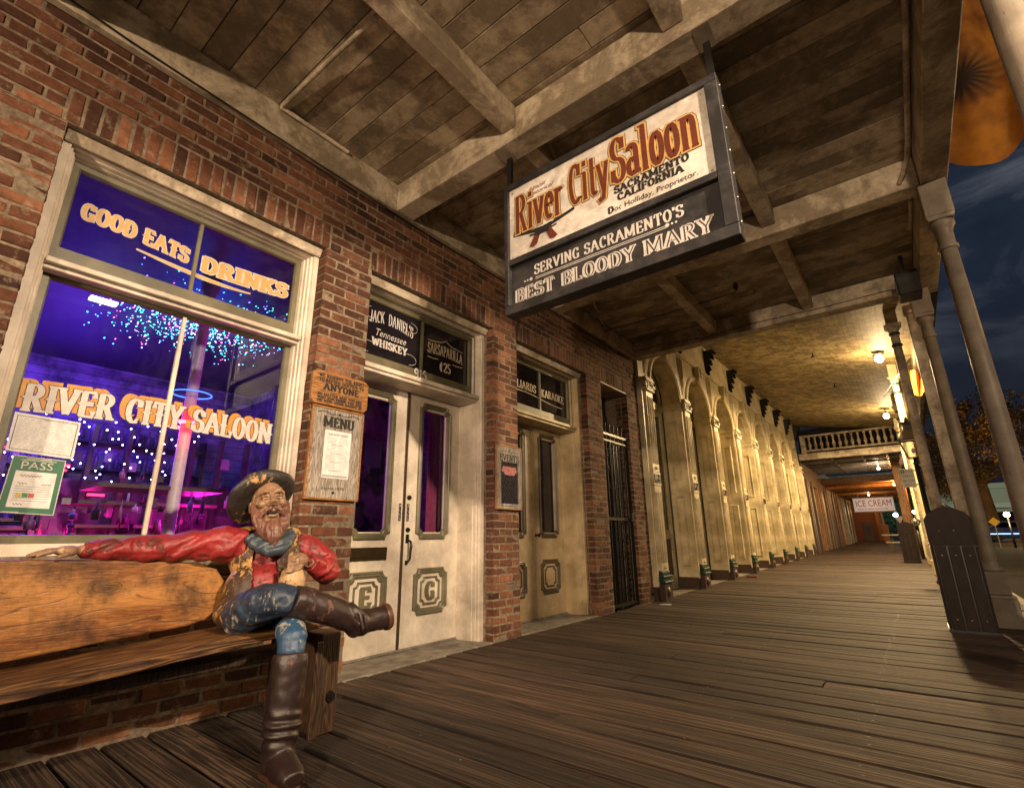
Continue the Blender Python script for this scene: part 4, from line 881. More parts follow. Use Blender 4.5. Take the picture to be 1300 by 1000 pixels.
# ================================================================== ARCADE
def arcade():
    A = thing('arcade_building', (0, 15, 0), 'cream cast iron arcade with arches and fluted piers beside the boardwalk', 'building')
    P0, PW, PITCH, N = 7.872, .485, 1.935, 9
    cr = M['cream']; xf, xb = .05, -.33; zs = 3.60
    def smart(o, dy, dz=0):
        c = o.copy(); COL.objects.link(c); c.location.y += dy; c.location.z += dz; return c
    def panel_ring(mb, y, x0, x1, z0, z1, w=.03, h=.024):   # ridged panel on the side face (facing -y)
        L = []
        for m, d in ((0, 0), (w*.3, h), (w*.7, h), (w, 0)): L.append([(x0+m, y-d, z0+m), (x1-m, y-d, z0+m), (x1-m, y-d, z1-m), (x0+m, y-d, z1-m)])
        mb.rings(L)
    a = P0; b = a+PW; yc = a+PW/2
    proto = []
    m = MB(); m.box(xb, xf, a, b, .21, zs-.16); pier = m.build('pier', cr, A, bevel=.004)
    def sub(mb, nm, mt, bev=0, **k):
        return mb.build(nm, mt, pier, bevel=bev, **k)
    subs = []
    m = MB()
    for z0, z1 in ((.42, 1.72), (2.02, 3.22)):
        panel_ring(m, a-.0005, xb+.10, xf-.10, z0, z1); panel_ring(m, a-.0005, xb+.125, xf-.125, z0+.03, z1-.03,   .016, .012)
    subs.append(sub(m, 'side_panel_moulding', cr))
    m = MB(); m.box(xb-.002, xf+.006, a-.006, b+.004, -.08, .208); subs.append(sub(m, 'plinth', M['brown']))
    m = MB(); y0, y1 = a+.105, b-.105
    for z0, z1 in ((.44, 1.78), (2.02, 3.42)):
        m.box(xf+.0005, xf+.06, y0, y1, z0, z1)
        for j in range(3):
            yy = y0+.05+j*(y1-y0-.10)/2
            m.tube([(xf+.062, yy, z0+.12), (xf+.062, yy, z0+.15), (xf+.062, yy, z1-.12), (xf+.062, yy, z1-.09)], [.004, .020, .020, .004], 8)
        m.ell((xf+.07, (y0+y1)/2, z0+.055), (.022, .026, .026), n=10)
    for yy in (a+.03, b-.03): m.box(xf+.0005, xf+.022, yy-.022, yy+.022, .21, zs-.16)
    subs.append(sub(m, 'fluted_pilaster', cr, .004))
    m = MB(); m.box(xf+.0006, xf+.09, y0-.02, y1+.02, -.06, .255); m.tube([(xf+.09, yc, .12), (xf+.108, yc, .12)], [.075, .055], 16); m.tube([(xf+.108, yc, .12), (xf+.118, yc, .12)], [.035, .02], 12)
    subs.append(sub(m, 'base_block', M['brown'], .006))
    m = MB(); 
    for z, d, h in ((.257, .115, .035), (.294, .08, .04), (.336, .10, .035), (.373, .068, .06)): m.box(xf+.0006, xf+d, y0-.0-d*.35, y1+d*.35, z, z+h)
    subs.append(sub(m, 'green_base_moulding', M['green'], .008))
    m = MB(); m.box(xf+.0006, xf+.068, y0-.012, y1+.012, 1.782, 2.016); subs.append(sub(m, 'middle_block', cr, .006))
    m = MB(); rr = random.Random(2)
    m.box(xf+.068, xf+.078, y0+.02, y1-.02, 1.83, 1.97)
    for i in range(24): m.ell((xf+.082, y0+.04+rr.random()*(y1-y0-.08), 1.845+rr.random()*.11), (.008, .012, .012), n=6)
    subs.append(sub(m, 'dark_ornament', M['black'])); m = MB()
    m.box(xf+.088, xf+.10, y0+.02, y1-.02, 3.475, 3.59)
    for i in range(24): m.ell((xf+.104, y0+.04+rr.random()*(y1-y0-.08), 3.49+rr.random()*.085), (.008, .012, .012), n=6)
    subs.append(sub(m, 'dark_ornament', M['black']))
    m = MB(); 
    for z, d, h in ((3.424, .10, .03), (3.456, .086, .14), (3.598, .105, .03), (3.63, .088, .05)): m.box(xf+.0008, xf+d, y0-.02-d*.1, y1+.02+d*.1, z, z+h)
    m.tube([(xf+.05, y0-.045, 3.52), (xf+.10, y0-.045, 3.52)], [.035, .03], 12); m.tube([(xf+.05, y1+.045, 3.52), (xf+.10, y1+.045, 3.52)], [.035, .03], 12)
    subs.append(sub(m, 'capital', cr, .005))
    m = MB()
    for z, d, h in ((3.441, .012, .03), (3.472, .024, .05), (3.523, .010, .05), (3.574, .03, .024)): m.box(xb-.0, xf+d, a-d, b+d, z, z+h)
    subs.append(sub(m, 'impost_moulding', cr, .004))
    # arch, spandrel, intrados, archivolt
    R = (PITCH-PW)/2; ac = b+R; top = 5.5; n = 20
    m = MB(); outer = []; inner = []
    for i in range(n+1):
        t = PI*i/n; inner.append((xf, ac-R*math.cos(t), zs+R*math.sin(t)))
        y = yc+(PITCH)*i/n; outer.append((xf, y, top))
    V = inner+outer; m.add(V, [(i, i+1, n+2+i, n+1+i) for i in range(n)])
    m.add([(xf, yc, zs), inner[0], outer[0], (xf, yc, top)], [(0, 1, 2)]); m.add([inner[-1], (xf, yc+PITCH, zs), outer[-1]], [(0, 1, 2)])
    m.add([(xf, yc, zs), (xf, b, zs), (xf, yc, top)], [(0, 1, 2)])
    back = [(xb, p[1], p[2]) for p in inner]; m.rings([inner, back], closed=False, sm=True)
    arch = m.build('arch', cr, A)
    m = MB()
    for r0, r1, d in ((R, R+.03, .02), (R+.03, R+.075, .035), (R+.075, R+.10, .02)):
        L = [[(xf+dd, ac-rr_*math.cos(PI*i/n), zs+rr_*math.sin(PI*i/n)) for i in range(n+1)] for rr_, dd in ((r0, .001), (r0, d), (r1, d), (r1, .001))]
        m.rings(L, closed=False)
    ao = [m.build('archivolt', cr, arch)]
    m = MB()
    for q in (.09, -.09-.0):
        pass
    for x in (xb+.10, xf-.10): m.tube([(x, ac-(R-.004)*math.cos(PI*i/n), zs+(R-.004)*math.sin(PI*i/n)) for i in range(2, n-1)], .008, 5)
    ao.append(m.build('soffit_moulding', cr, arch))
    m = MB(); m.hexa([(xf, ac-.045, zs+R-.02), (xf+.10, ac-.045, zs+R-.02), (xf+.10, ac+.045, zs+R-.02), (xf, ac+.045, zs+R-.02)], [(xf, ac-.075, zs+R+.32), (xf+.14, ac-.075, zs+R+.32), (xf+.14, ac+.075, zs+R+.32), (xf, ac+.075, zs+R+.32)])
    ao.append(m.build('keystone', cr, arch, bevel=.006))
    m = MB(); m.box(xf+.14, xf+.146, ac-.018, ac+.018, zs+R+.06, zs+R+.28); ao.append(m.build('keystone_slot', M['black'], arch))
    m = MB()
    for s_ in (-1, 1):
        for j in range(3):
            yy = yc+s_*(.03+.055*j); z0 = 3.78+.13*j*1.6; m.tube([(xf+.006, yy, z0), (xf+.006, yy, 4.62)], [.004, .013], 6)
    m.box(xf+.001, xf+.03, yc-.0, yc+PITCH-.002, 4.66, 4.70); m.box(xf+.001, xf+.018, yc, yc+PITCH-.002, 4.702, 4.76)
    ao.append(m.build('spandrel_moulding', cr, arch))
    # corbel: leafy dark bracket under the ceiling at each pier
    def corbel():
        m = MB(); P = [(0, 4.74), (.04, 4.76), (.035, 4.82), (.08, 4.86), (.07, 4.93), (.13, 4.99), (.11, 5.06), (.18, 5.13), (.16, 5.20), (.22, 5.26), (.22, 5.34), (0, 5.34)]
        m.prism(P, (xf, yc-.055, 0), XP, ZP, YP, .11)
        rr = random.Random(4)
        for p in P[1:-2]:
            for s_ in (-.05, 0, .05): m.ell((xf+p[0]+rr.uniform(0, .02), yc+s_, p[1]), (.035, .028, .035), n=6)
        return m.build('corbel', M['black'], A, bevel=.006)
    cb = corbel()
    # doorway behind each arch
    m = MB(); x = xb-.002; y0, y1 = b, b+2*R
    for yy0, yy1 in ((y0+.02, y0+.16), (ac-.05, ac+.05), (y1-.16, y1-.02)): m.box(x-.05, x, yy0, yy1, .03, 3.42)
    m.box(x-.052, x-.002, y0+.16, y1-.16, .03, .28); m.box(x-.052, x-.002, y0+.16, y1-.16, .92, 1.08); m.box(x-.052, x-.002, y0+.16, y1-.16, 3.3, 3.42); m.box(x-.05, x+.03, y0+.02, y1-.02, 3.421, 3.56)
    for i in range(8):
        t0, t1 = PI*i/8, PI*(i+1)/8; p = lambda r, t: (x, ac-r*math.cos(t), zs+r*math.sin(t))
        m.tube([(x-.02, ac-(R-.06)*math.cos(t0), zs+(R-.06)*math.sin(t0)), (x-.02, ac-(R-.06)*math.cos(t1), zs+(R-.06)*math.sin(t1))], .045, 5)
    df = m.build('arcade_door', cr, A, bevel=.004)
    do = []
    m = MB(); m.tube([(xb+.012, y1-.012, .03), (xb+.012, y1-.012, zs)], .014, 6); m.tube([(xb+.012, ac-(R-.012)*math.cos(PI*i/n), zs+(R-.012)*math.sin(PI*i/n)) for i in range(n+1)], .014, 6); m.tube([(xb+.012, y0+.012, .03), (xb+.012, y0+.012, zs)], .014, 6); do.append(m.build('green_edge_trim', M['green'], df))
    m = MB(); m.box(x-.045, x-.03, y0+.1, y1-.1, 1.05, 3.33); m.add([(x-.04, ac, zs-.05)]+[(x-.04, ac-(R-.05)*math.cos(PI*i/12), zs-.05+(R-.05)*math.sin(PI*i/12)) for i in range(13)], [tuple(range(14))]); do.append(m.build('pane', flat('dusty_shop_glass', (.05, .045, .03), .12), df))
    m = MB(); m.box(x-.04, x-.02, y0+.16, ac-.05, .28, .92); m.box(x-.04, x-.02, ac+.05, y1-.16, .28, .92); do.append(m.build('kick_panel', M['brown'], df))
    def rep(o, children, k):
        c = smart(o, PITCH*k)
        for ch in children:
            d = ch.copy(); COL.objects.link(d); d.parent = c; d.location = ch.location.copy()
            if ch.name.startswith(('base_block', 'green_base', 'plinth')): d.location.z += fz(P0+PITCH*k)
        c.parent = A
        return c
    for k in range(1, N): rep(pier, subs, k); rep(cb, [], k)
    for k in range(1, N-1): rep(arch, ao, k); rep(df, do, k)
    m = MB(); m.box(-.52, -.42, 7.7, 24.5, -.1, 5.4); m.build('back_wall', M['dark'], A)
    m = MB(); m.box(xb, xf-.001, 7.85, yc, 3.6, 5.5); m.build('end_wall', cr, A)
    m = MB(); m.add([(-.42, 8, .004), (.02, 8, .004), (.02, 24.5, fz(24.5)+.006), (-.42, 24.5, fz(24.5)+.006)], [(0, 1, 2, 3)]); m.build('stone_threshold', M['stone'], A)
    # sloping board ceiling
    m = MB(); nb = 44; X0, X1 = .0, 4.3
    for i in range(nb):
        x0 = X0+(X1-X0)*i/nb+.0014; x1 = X0+(X1-X0)*(i+1)/nb-.0014; z = lambda x: 5.46-.145*x
        m.hexa([(x0, 7.9, z(x0)), (x1, 7.9, z(x1)), (x1, 24.3, z(x1)), (x0, 24.3, z(x0))], [(x0, 7.9, z(x0)+.02), (x1, 7.9, z(x1)+.02), (x1, 24.3, z(x1)+.02), (x0, 24.3, z(x0)+.02)])
    m.build('ceiling_boards', M['ceil2'], A, kind='stuff')
    MB().add([(-.1, 7.9, 5.53), (4.4, 7.9, 4.88), (4.4, 24.4, 4.88), (-.1, 24.4, 5.53)], [(0, 1, 2, 3)]).build('roof_deck', M['dark'], A)
    MB().box(-.4, 4.1, 7.895, 7.92, 4.3, 5.6).build('gable_board', M['canopy'], A)
    MB().box(4.02, 4.16, 7.93, 24.3, 4.62, 4.93).build('street_beam', M['columnp'], A, bevel=.01)
    for x, y in ((2.35, 10.5), (2.2, 13.2), (2.3, 16.4)): MB().lathe([(.05, 0), (.05, .02), (.012, .03), (.012, .1)], (x, y, 5.46-.145*x-.11), 8).build('ceiling_fixture', M['black'], A)
arcade()
def acol(x, y, label, cm):
    z0 = fz(y); t = thing('arcade_column', (x, y, z0), label, 'column', 'slim columns with dark rings along the arcade edge')
    b = MB(); slr(b, [(.12, z0), (.12, z0+.32)], (x, y), 0); slr(b, [(.10, z0+.321), (.095, z0+.6)], (x, y), 0); b.build('base', cm, t, bevel=.01)
    MB().lathe([(.09, z0+.6), (.075, z0+.63), (.072, 3), (.066, 4.2)], (x, y, 0), 18).build('shaft', cm, t)
    r = MB()
    for z in (4.2, 4.42): r.lathe([(.066, z), (.084, z+.012), (.084, z+.045), (.066, z+.06)], (x, y, 0), 18)
    r.build('ring', M['green'], t)
    k = MB(); k.lathe([(.066, 4.26), (.066, 4.47), (.10, 4.55)], (x, y, 0), 18); slr(k, [(.10, 4.551), (.13, 4.60), (.13, 4.62)], (x, y), 0); slr(k, [(.09, 4.621), (.09, 4.95)], (x, y), 0); k.build('capital', cm, t, bevel=.005)
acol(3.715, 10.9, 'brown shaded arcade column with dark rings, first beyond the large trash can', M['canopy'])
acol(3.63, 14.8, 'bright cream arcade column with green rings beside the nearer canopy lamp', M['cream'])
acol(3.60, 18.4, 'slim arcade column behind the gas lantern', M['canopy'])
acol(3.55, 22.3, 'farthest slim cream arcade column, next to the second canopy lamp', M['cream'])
def canopy_lamp(x, y, z, label):
    t = thing('canopy_lamp', (x, y, z), label, 'lamp', 'lit lamps under the arcade ceiling')
    MB().lathe([(.012, .12), (.012, .3)], (x, y, z), 8).build('stem', M['black'], t)
    MB().lathe([(.10, .09), (.12, .10), (.05, .13), (.02, .14)], (x, y, z), 14).build('holder', M['brass'], t)
    MB().ell((x, y, z), (.085, .085, .085), n=16).build('globe', emis('lamp_globe_glow', (1, .86, .62), 30), t)
canopy_lamp(3.43, 13.55, 4.80, 'nearer of the two glowing globe lamps under the arcade ceiling')
canopy_lamp(3.30, 20.3, 4.72, 'farther glowing globe lamp, just in front of the balustrade')
# ================================================================== FAR BAY: balustrade, timber front, ice cream sign
def far_bay():
    w = None
    B = thing('balustrade', (1.8, 24, 4.2), 'pale turned baluster railing over the far beam at the end of the arcade', 'balustrade')
    w = M['canopy']; dk = M['black']
    MB().box(.05, 3.75, 23.9, 24.1, 3.98, 4.24).build('lower_beam', w, B, bevel=.01); MB().box(.25, 3.6, 23.86, 24.14, 4.30, 4.37).build('bottom_rail', w, B, bevel=.01)
    MB().box(.2, 3.6, 23.9, 24.1, 4.93, 5.0).build('top_rail', w, B, bevel=.01)
    for x in (.28, 3.55): MB().box(x-.09, x+.09, 23.88, 24.12, 4.25, 5.0).build('newel', w, B, bevel=.01)
    pr = [(.05, 4.37), (.05, 4.42), (.03, 4.44), (.062, 4.53), (.062, 4.60), (.028, 4.70), (.035, 4.74), (.028, 4.80), (.05, 4.86), (.05, 4.93)]
    first = None
    for i in range(14):
        x = .52+i*.215
        if first is None: first = MB().lathe(pr, (x, 24, 0), 10).build('baluster', w, B)
        else: c = first.copy(); COL.objects.link(c); c.parent = B; c.location.x = first.location.x+i*.215
    MB().box(.0, 3.7, 24.8, 24.9, 4.2, 5.4).build('dark_backing', M['dark'], B)
    C = thing('timber_awning', (1.8, 30, 3.6), 'rough timber awning with orange lit beams beyond the arcade', 'awning')
    MB().box(.0, 3.5, 24.2, 30.0, 4.02, 4.06).build('board_ceiling', M['columnp'], C)
    for i in range(6): MB().box(.02, 3.4, 24.9+i*.95, 25.0+i*.95, 3.9, 4.018).build('rafter', M['columnp'], C, bevel=.01)
    for x in (1.15, 2.2, 3.0): MB().box(x, x+.06, 24.3, 29.9, 3.93, 4.017).build('batten', M['columnp'], C)
    MB().box(.0, 3.5, 30, 30.25, 3.42, 3.72).build('front_beam', M['rawbeam'], C, bevel=.02)
    MB().box(.0, 3.5, 30.26, 46, 3.46, 3.50).build('plank_ceiling', M['rawbeam'], C)
    for i in range(8): MB().box(.0, 3.5, 31.6+i*1.7, 31.78+i*1.7, 3.28, 3.455).build('cross_beam', M['rawbeam'], C, bevel=.02)
    MB().box(3.05, 3.35, 26, 26.3, fz(26), 4.0).build('post', M['rawwood'], C, bevel=.02)
    for i in range(4): MB().box(3.2, 3.4, 31+i*3.6, 31.2+i*3.6, fz(31), 3.45).build('post', M['rawwood'], C, bevel=.02)
    D = thing('timber_shopfront', (0, 33, 0), 'long brown timber shopfront of upright boards past the cream arcade', 'building')
    MB().box(-.3, -.2, 24.3, 44, 0, 4.1).build('wall', M['brown'], D)
    MB().box(-.19, .02, 24.3, 44, 3.1, 4.1).build('header_board', M['rawwood'], D)
    rr = random.Random(8); y = 24.6
    while y < 43.5:
        w_ = rr.uniform(.16, .34); white = y > 36.5  # far boards get pale paint for the white light falling there
        MB().box(-.19, rr.uniform(-.06, .1), y, y+w_, fz(y)-.02, 3.3 if not white else 3.2).build('upright_board', M['columnp'] if white else (M['rawwood'] if rr.random() > .3 and y > 26.5 else M['brown']), D, bevel=.01); y += w_+rr.uniform(.12, .5)
    # end building
    E_ = thing('brick_end_building', (.8, 46, 0), 'dim reddish brick building closing the view behind the ice cream sign', 'building')
    em = flat('dim_red_brickwork', (.16, .06, .035), .9)
    MB().box(-.2, 1.55, 46, 50, 0, 5.2).build('wall', em, E_)
    MB().box(.35, .95, 45.93, 45.99, fz(45), 1.9).build('door', M['brown'], E_); MB().box(.55, .80, 45.90, 45.925, .95, 1.5).build('door_pane', M['black'], E_)
    MB().box(1.25, 1.5, 45.7, 45.9, fz(45), 4.0).build('post', M['rawwood'], E_)
    s = thing('ice_cream_sign', (1.53, 38, 2.8), 'white hanging sign with red ICE CREAM lettering at the far end of the walk', 'sign')
    x0, x1, z0, z1, y = .62, 2.66, 2.31, 3.10, 38.0
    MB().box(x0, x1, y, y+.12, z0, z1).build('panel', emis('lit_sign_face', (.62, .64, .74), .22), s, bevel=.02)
    m = MB()
    m.box(x0-.03, x1+.03, y-.02, y+.14, z0-.05, z0-.001); m.box(x0-.03, x1+.03, y-.02, y+.14, z1+.001, z1+.05)
    for x in (x0+.3, x1-.3): m.box(x-.02, x+.02, y+.04, y+.08, z1+.0505, 3.46)
    m.build('sign_frame', M['columnp'], s)
    t = MB(); plain_text(t, 'ICE CREAM', (x0+.14, y-.008, z0+.30), XP, ZP, -YP, 1.78, .38); o = t.build('lettering', flat('red_sign_letters', (.22, .002, .006), .5), s)
    t2 = MB(); plain_text(t2, 'Made by hand, homemade', (x0+.2, y-.008, z0+.10), XP, ZP, -YP, 1.5, .10); t2.build('small_lettering', M['ink'], s)
    for i, (x, y, z, c, e) in enumerate(((2.95, 30.6, 3.1, (1, .45, .12), 190), (2.6, 26.6, 3.5, (1, .8, .55), 60), (1.6, 36.0, 3.0, (1, .55, .2), 60), (.8, 44.4, 2.6, (1, .5, .15), 40))):
        lamp('awning_lamp_light', (x, y, z), e, c, .08)
        g = MB(); g.ell((x, y, z+.18), (.06, .06, .06), n=10); g.tube([(x, y, z+.2), (x, y, 3.45 if i != 1 else 4.0)], .01, 6)
        tag(g.build('awning_lamp', emis('awning_lamp_glow', c, 12)), ['small orange lamp under the nearest orange timber beam', 'small white lamp in the pale boarded ceiling before the timber beam', 'small lamp in front of the ice cream sign', 'small lamp by the brick end building'][i], 'lamp')
far_bay()
# ================================================================== SIGNS
def hanging_sign():
    x0, x1, z0, z1, y = 1.283, 2.920, 2.525, 3.645, 2.598
    s = thing('hanging_saloon_sign', ((x0+x1)/2, y, z1), 'big black framed River City Saloon sign hanging from the beam', 'sign')
    yb = y+.11
    m = MB()
    m.box(x0, x1, y, yb, z0, z0+.075); m.box(x0, x1, y, yb, z1-.05, z1)
    m.box(x0, x0+.04, y, yb, z0+.0755, z1-.0505); m.box(x1-.075, x1, y, yb, z0+.0755, z1-.0505); m.box(x0+.0405, x1-.0755, y+.002, yb, 2.925, 2.975)
    m.build('frame', M['signblack'], s, bevel=.004)
    MB().box(x0+.041, x1-.076, y+.022, yb-.01, 2.976, z1-.051).build('white_panel', M['signwhite'], s)
    MB().box(x0+.041, x1-.076, y+.04, yb-.01, z0+.076, 2.924).build('black_panel', M['signblack'], s)
    m = MB()
    for x in (x0+.03, x1-.03):
        m = MB(); m.box(x-.02, x+.02, y+.03, y+.06, z1+.0005, 3.96); m.build('hanger_strap', M['black'], s); MB().box(x-.05, x+.05, y-.10, y+.09, 3.930, 3.941).build('bracket_plate', M['columnp'], s)
    pass
    m = MB()
    for i in range(7): zz = z0+.1+i*.16; m.ell((x1+.002, y+.055, zz), (.008, .012, .012), n=6)
    for xx in (x0+.07, x1-.10):
        for zz in (3.0, 3.56): m.ell((xx, y+.021, zz), (.008, .004, .008), n=6)
    m.build('screw', M['steel'], s)
    f = y+.021; W_ = -YP
    for nm, mt, g_, d in (('lettering_outline', M['ink'], .088, .0005), ('lettering_gold', M['gold'], .066, .0022), ('lettering', M['brownletter'], 0, .004)):
        t = MB()
        for txt, xo, zo, w_, h in (('River', 1.38, 3.185, .435, .32), ('City', 1.865, 3.205, .315, .32), ('Saloon', 2.195, 3.215, .585, .345)):
            letters(t, txt, (xo, f, zo), XP, ZP, W_, w_, h, .20, .08, .24, lambda u: .0, False, 0, d, g_, .03)
        t.build(nm, mt, s)
    t = MB(); letters(t, 'SACRAMENTO', (2.205, f, 3.142), XP, ZP, W_, .50, .048, .24, .14, .34); letters(t, 'CALIFORNIA', (2.225, f, 3.080), XP, ZP, W_, .44, .048, .24, .14, .34)
    letters(t, 'D', (2.15, f, 3.010), XP, ZP, W_, .045, .045, .24, .12, .3); plain_text(t, 'oc Holliday, Proprietor.', (2.197, f, 3.011), XP, ZP, W_, .545, .040)
    t.build('small_lettering', M['ink'], s)
    t = MB(); plain_text(t, 'Almost', (1.50, f, 3.500), XP, ZP, W_, .17, .038, .5); plain_text(t, 'Historical', (1.50, f, 3.455), XP, ZP, W_, .24, .036, .5); t.build('script_lettering', M['brownletter'], s)
    # crossed revolvers
    t = MB(); b = MB()
    for sg, dd in ((1, .001), (-1, .0018)):
        cx, cz = 1.63, 3.075
        def q(P, mb, dep): mb.add([(cx+sg*a, f-dep, cz+b_) for a, b_ in P], [tuple(range(len(P)))])
        sl = .10
        q([(-.03, .03), (.27, .062+sl*.3), (.27, .085+sl*.3), (-.03, .062)], t, dd+.0004)
        q([(.25, .088+sl*.3), (.268, .09+sl*.3), (.268, .105+sl*.3)], t, dd+.0003)
        q([(-.01, .018), (.075, .03), (.075, .085), (-.01, .075)], t, dd+.0008)
        q([(.06, .028), (.12, .036), (.12, .05), (.06, .042)], t, dd+.0010)
        q([(-.06, .07), (-.01, .08), (-.01, .02), (-.05, .01)], t, dd+.0012)
        q([(-.06, .055), (-.03, .01), (-.055, -.05), (-.09, -.065), (-.125, -.05), (-.105, -.02)], b, dd+.001)
    t.build('revolver_picture', M['ink'], s); b.build('revolver_grips', M['brownletter'], s)
    f2 = y+.039
    for nm, mt, gr, d in (('lettering', M['wletter'], 0, .0005),):
        t = MB(); letters(t, 'SERVING SACRAMENTO\'S', (1.53, f2, 2.795), XP, ZP, W_, 1.10, .078, .20, .07, .26, None, False, 0, d); letters(t, 'BEST BLOODY MARY', (1.355, f2, 2.625), XP, ZP, W_, 1.43, .098, .30, .09, .36, None, False, 0, d)
        for zz in (2.768, 2.756): t.box(1.54, 2.52, f2-.001, f2-.0005, zz, zz+.005)
        for xx in (1.50, 1.47, 1.445, 2.52, 2.55, 2.575): t.tube([(xx, f2-.0005, 2.771), (xx, f2-.0015, 2.771)], .008 if xx not in (1.5, 2.52) else .014, 8, sm=False)
        t.build(nm, mt, s)
    t = MB(); letters(t, 'BEST BLOODY MARY', (1.361, f2, 2.625), XP, ZP, W_, 1.43, .098, .06, .02, .0, None, False, 0, .002, 0, .04); t.build('lettering_inline', M['signblack'], s)
hanging_sign()
def wall_boards():
    # refuse-service board
    s = thing('service_notice_board', (0, 2.10, 2.08), 'orange varnished wooden board about refusing service, on the brick pier above the menu', 'sign')
    y0, y1, z0, z1 = 1.852, 2.345, 1.945, 2.205; x = .045
    n = .03; P = [(y0+n, z0), (y1-n, z0), (y1, z0+n), (y1, z1-n), (y1-n, z1), (y0+n, z1), (y0, z1-n), (y0, z0+n)]
    MB().prism(P, (.010, 0, 0), YP, ZP, XP, .035).build('board', M['signwood'], s, bevel=.004)
    t = MB(); o = lambda yy, zz: (x+.0005, yy, zz)
    letters(t, 'WE RESERVE THE RIGHT', o(1.90, 2.155), YP, ZP, XP, .40, .026, .24, .14, .34); letters(t, 'TO REFUSE SERVICE TO', o(1.90, 2.12), YP, ZP, XP, .40, .026, .24, .14, .34)
    letters(t, 'ANYONE', o(1.945, 2.062), YP, ZP, XP, .315, .048, .24, .12, .34); letters(t, 'NO MATTER WHO YOU ARE', o(1.90, 2.013), YP, ZP, XP, .39, .018, .26, .16, .3)
    letters(t, 'WHO YOU THINK YOU ARE', o(1.90, 1.988), YP, ZP, XP, .39, .018, .26, .16, .3); letters(t, 'OR WHO YOUR DADDY IS', o(1.90, 1.963), YP, ZP, XP, .39, .018, .26, .16, .3)
    ribbon(t, [(1.92+i*.018, 2.044+.003*math.sin(i)) for i in range(20)], .003, (x+.0005, 0, 0), YP, ZP, XP)
    t.build('lettering', M['ink'], s)
    def frame_board(nm, lab, y0, y1, z0, z1, title, wide, mat_):
        t = thing(nm, (0, (y0+y1)/2, (z0+z1)/2), lab, 'sign')
        n = 4
        for i in range(n):
            a = y0+.015+(y1-y0-.03)*i/n; MB().box(.008, .026+.001*(i % 2), a+.0008, y0+.015+(y1-y0-.03)*(i+1)/n-.0008, z0+.015, z1-.015).build('board', mat_, t)
        m = MB(); m.box(.006, .034, y0, y1, z0, z0+.0148); m.box(.006, .034, y0, y1, z1-.0148, z1); m.box(.006, .034, y0, y0+.0148, z0+.015, z1-.015); m.box(.006, .034, y1-.0148, y1, z0+.015, z1-.015)
        m.build('frame', M['signwood'], t, bevel=.003); return t
    s = frame_board('menu_board', 'whitewashed wooden MENU board with a printed menu sheet on the pier left of the door', 1.885, 2.333, 1.245, 1.938, 'MENU', 0, M['greywood'])
    x = .0275; t = MB(); letters(t, 'MENU', (x, 1.985, 1.79), YP, ZP, XP, .265, .072, .24, .11, .34, None, True)
    for sg in (-1, 1): ribbon(t, [(2.11+sg*(.02+.016*i), 1.892-.008*math.sin(i*.7)-(.0)) for i in range(11)], .006, (x, 0, 0), YP, ZP, XP)
    t.tube([(x, 2.11, 1.89), (x+.006, 2.11, 1.89)], .009, 10); t.tube([(x, 2.11, 1.30), (x+.008, 2.11, 1.30)], .009, 10)
    plain_text(t, 'org.est.1870', (x+.0, 2.01, 1.322), YP, ZP, XP, .19, .02)
    t.build('lettering', M['ink'], s)
    MB().box(x, x+.0015, 2.003, 2.228, 1.405, 1.762).build('menu_sheet', M['paper'], s)
    t = MB(); rr = random.Random(1); letters(t, 'SALOON MENU', (x+.002, 2.03, 1.725), YP, ZP, XP, .17, .016, .25, .14, .3)
    for r in range(24):
        z = 1.705-r*.0108
        if r % 6 == 5: t.add([(x+.0022, 2.06, z), (x+.0022, 2.17, z), (x+.0022, 2.17, z+.006), (x+.0022, 2.06, z+.006)], [(0, 1, 2, 3)]); continue
        for c0 in (2.02, 2.12):
            y = c0+rr.uniform(0, .02)
            while y < c0+.075:
                w_ = rr.uniform(.006, .018); t.add([(x+.0022, y, z), (x+.0022, y+w_, z), (x+.0022, y+w_, z+.0035), (x+.0022, y, z+.0035)], [(0, 1, 2, 3)]); y += w_+.004
    t.add([(x+.0022, 2.01, 1.413), (x+.0022, 2.22, 1.413), (x+.0022, 2.22, 1.428), (x+.0022, 2.01, 1.428)], [(0, 1, 2, 3)])
    t.build('menu_print', M['inkgrey'], s)
    s = frame_board('events_board', 'small wooden EVENTS board holding a dark red poster on the pier between the two doorways', 3.998, 4.438, 1.252, 1.935, 'EVENTS', 0, M['greywood'])
    t = MB(); letters(t, 'EVENTS', (x, 4.06, 1.765), YP, ZP, XP, .33, .07, .22, .10, .3, None, True)
    ribbon(t, [(4.07+i*.03, 1.865) for i in range(11)], .005, (x, 0, 0), YP, ZP, XP); ribbon(t, [(4.07+i*.03, 1.292) for i in range(11)], .005, (x, 0, 0), YP, ZP, XP); t.tube([(x, 4.218, 1.885), (x+.006, 4.218, 1.885)], .008, 10)
    t.build('lettering', M['ink'], s)
    p = NT('poster_print'); g = p.noise(9, 4, .6); w2 = p.ramp(g, [(.35, (.03, .012, .015)), (.52, (.34, .05, .045)), (.7, (.16, .08, .09))]); pm = p.fin(w2, .25)
    MB().box(x, x+.002, 4.085, 4.365, 1.325, 1.745).build('poster', pm, s)
    t = MB()
    for zz, w_ in ((1.68, .22), (1.65, .25), (1.62, .18)): letters(t, 'ROCK BAND NIGHT' if zz > 1.67 else ('LIVE MUSIC' if zz > 1.63 else 'TONIGHT'), (x+.003, 4.225-w_/2, zz), YP, ZP, XP, w_, .024, .28, .18, .3)
    t.build('poster_title', flat('pink_title_print', (.62, .30, .26), .5), s)
    t = MB()
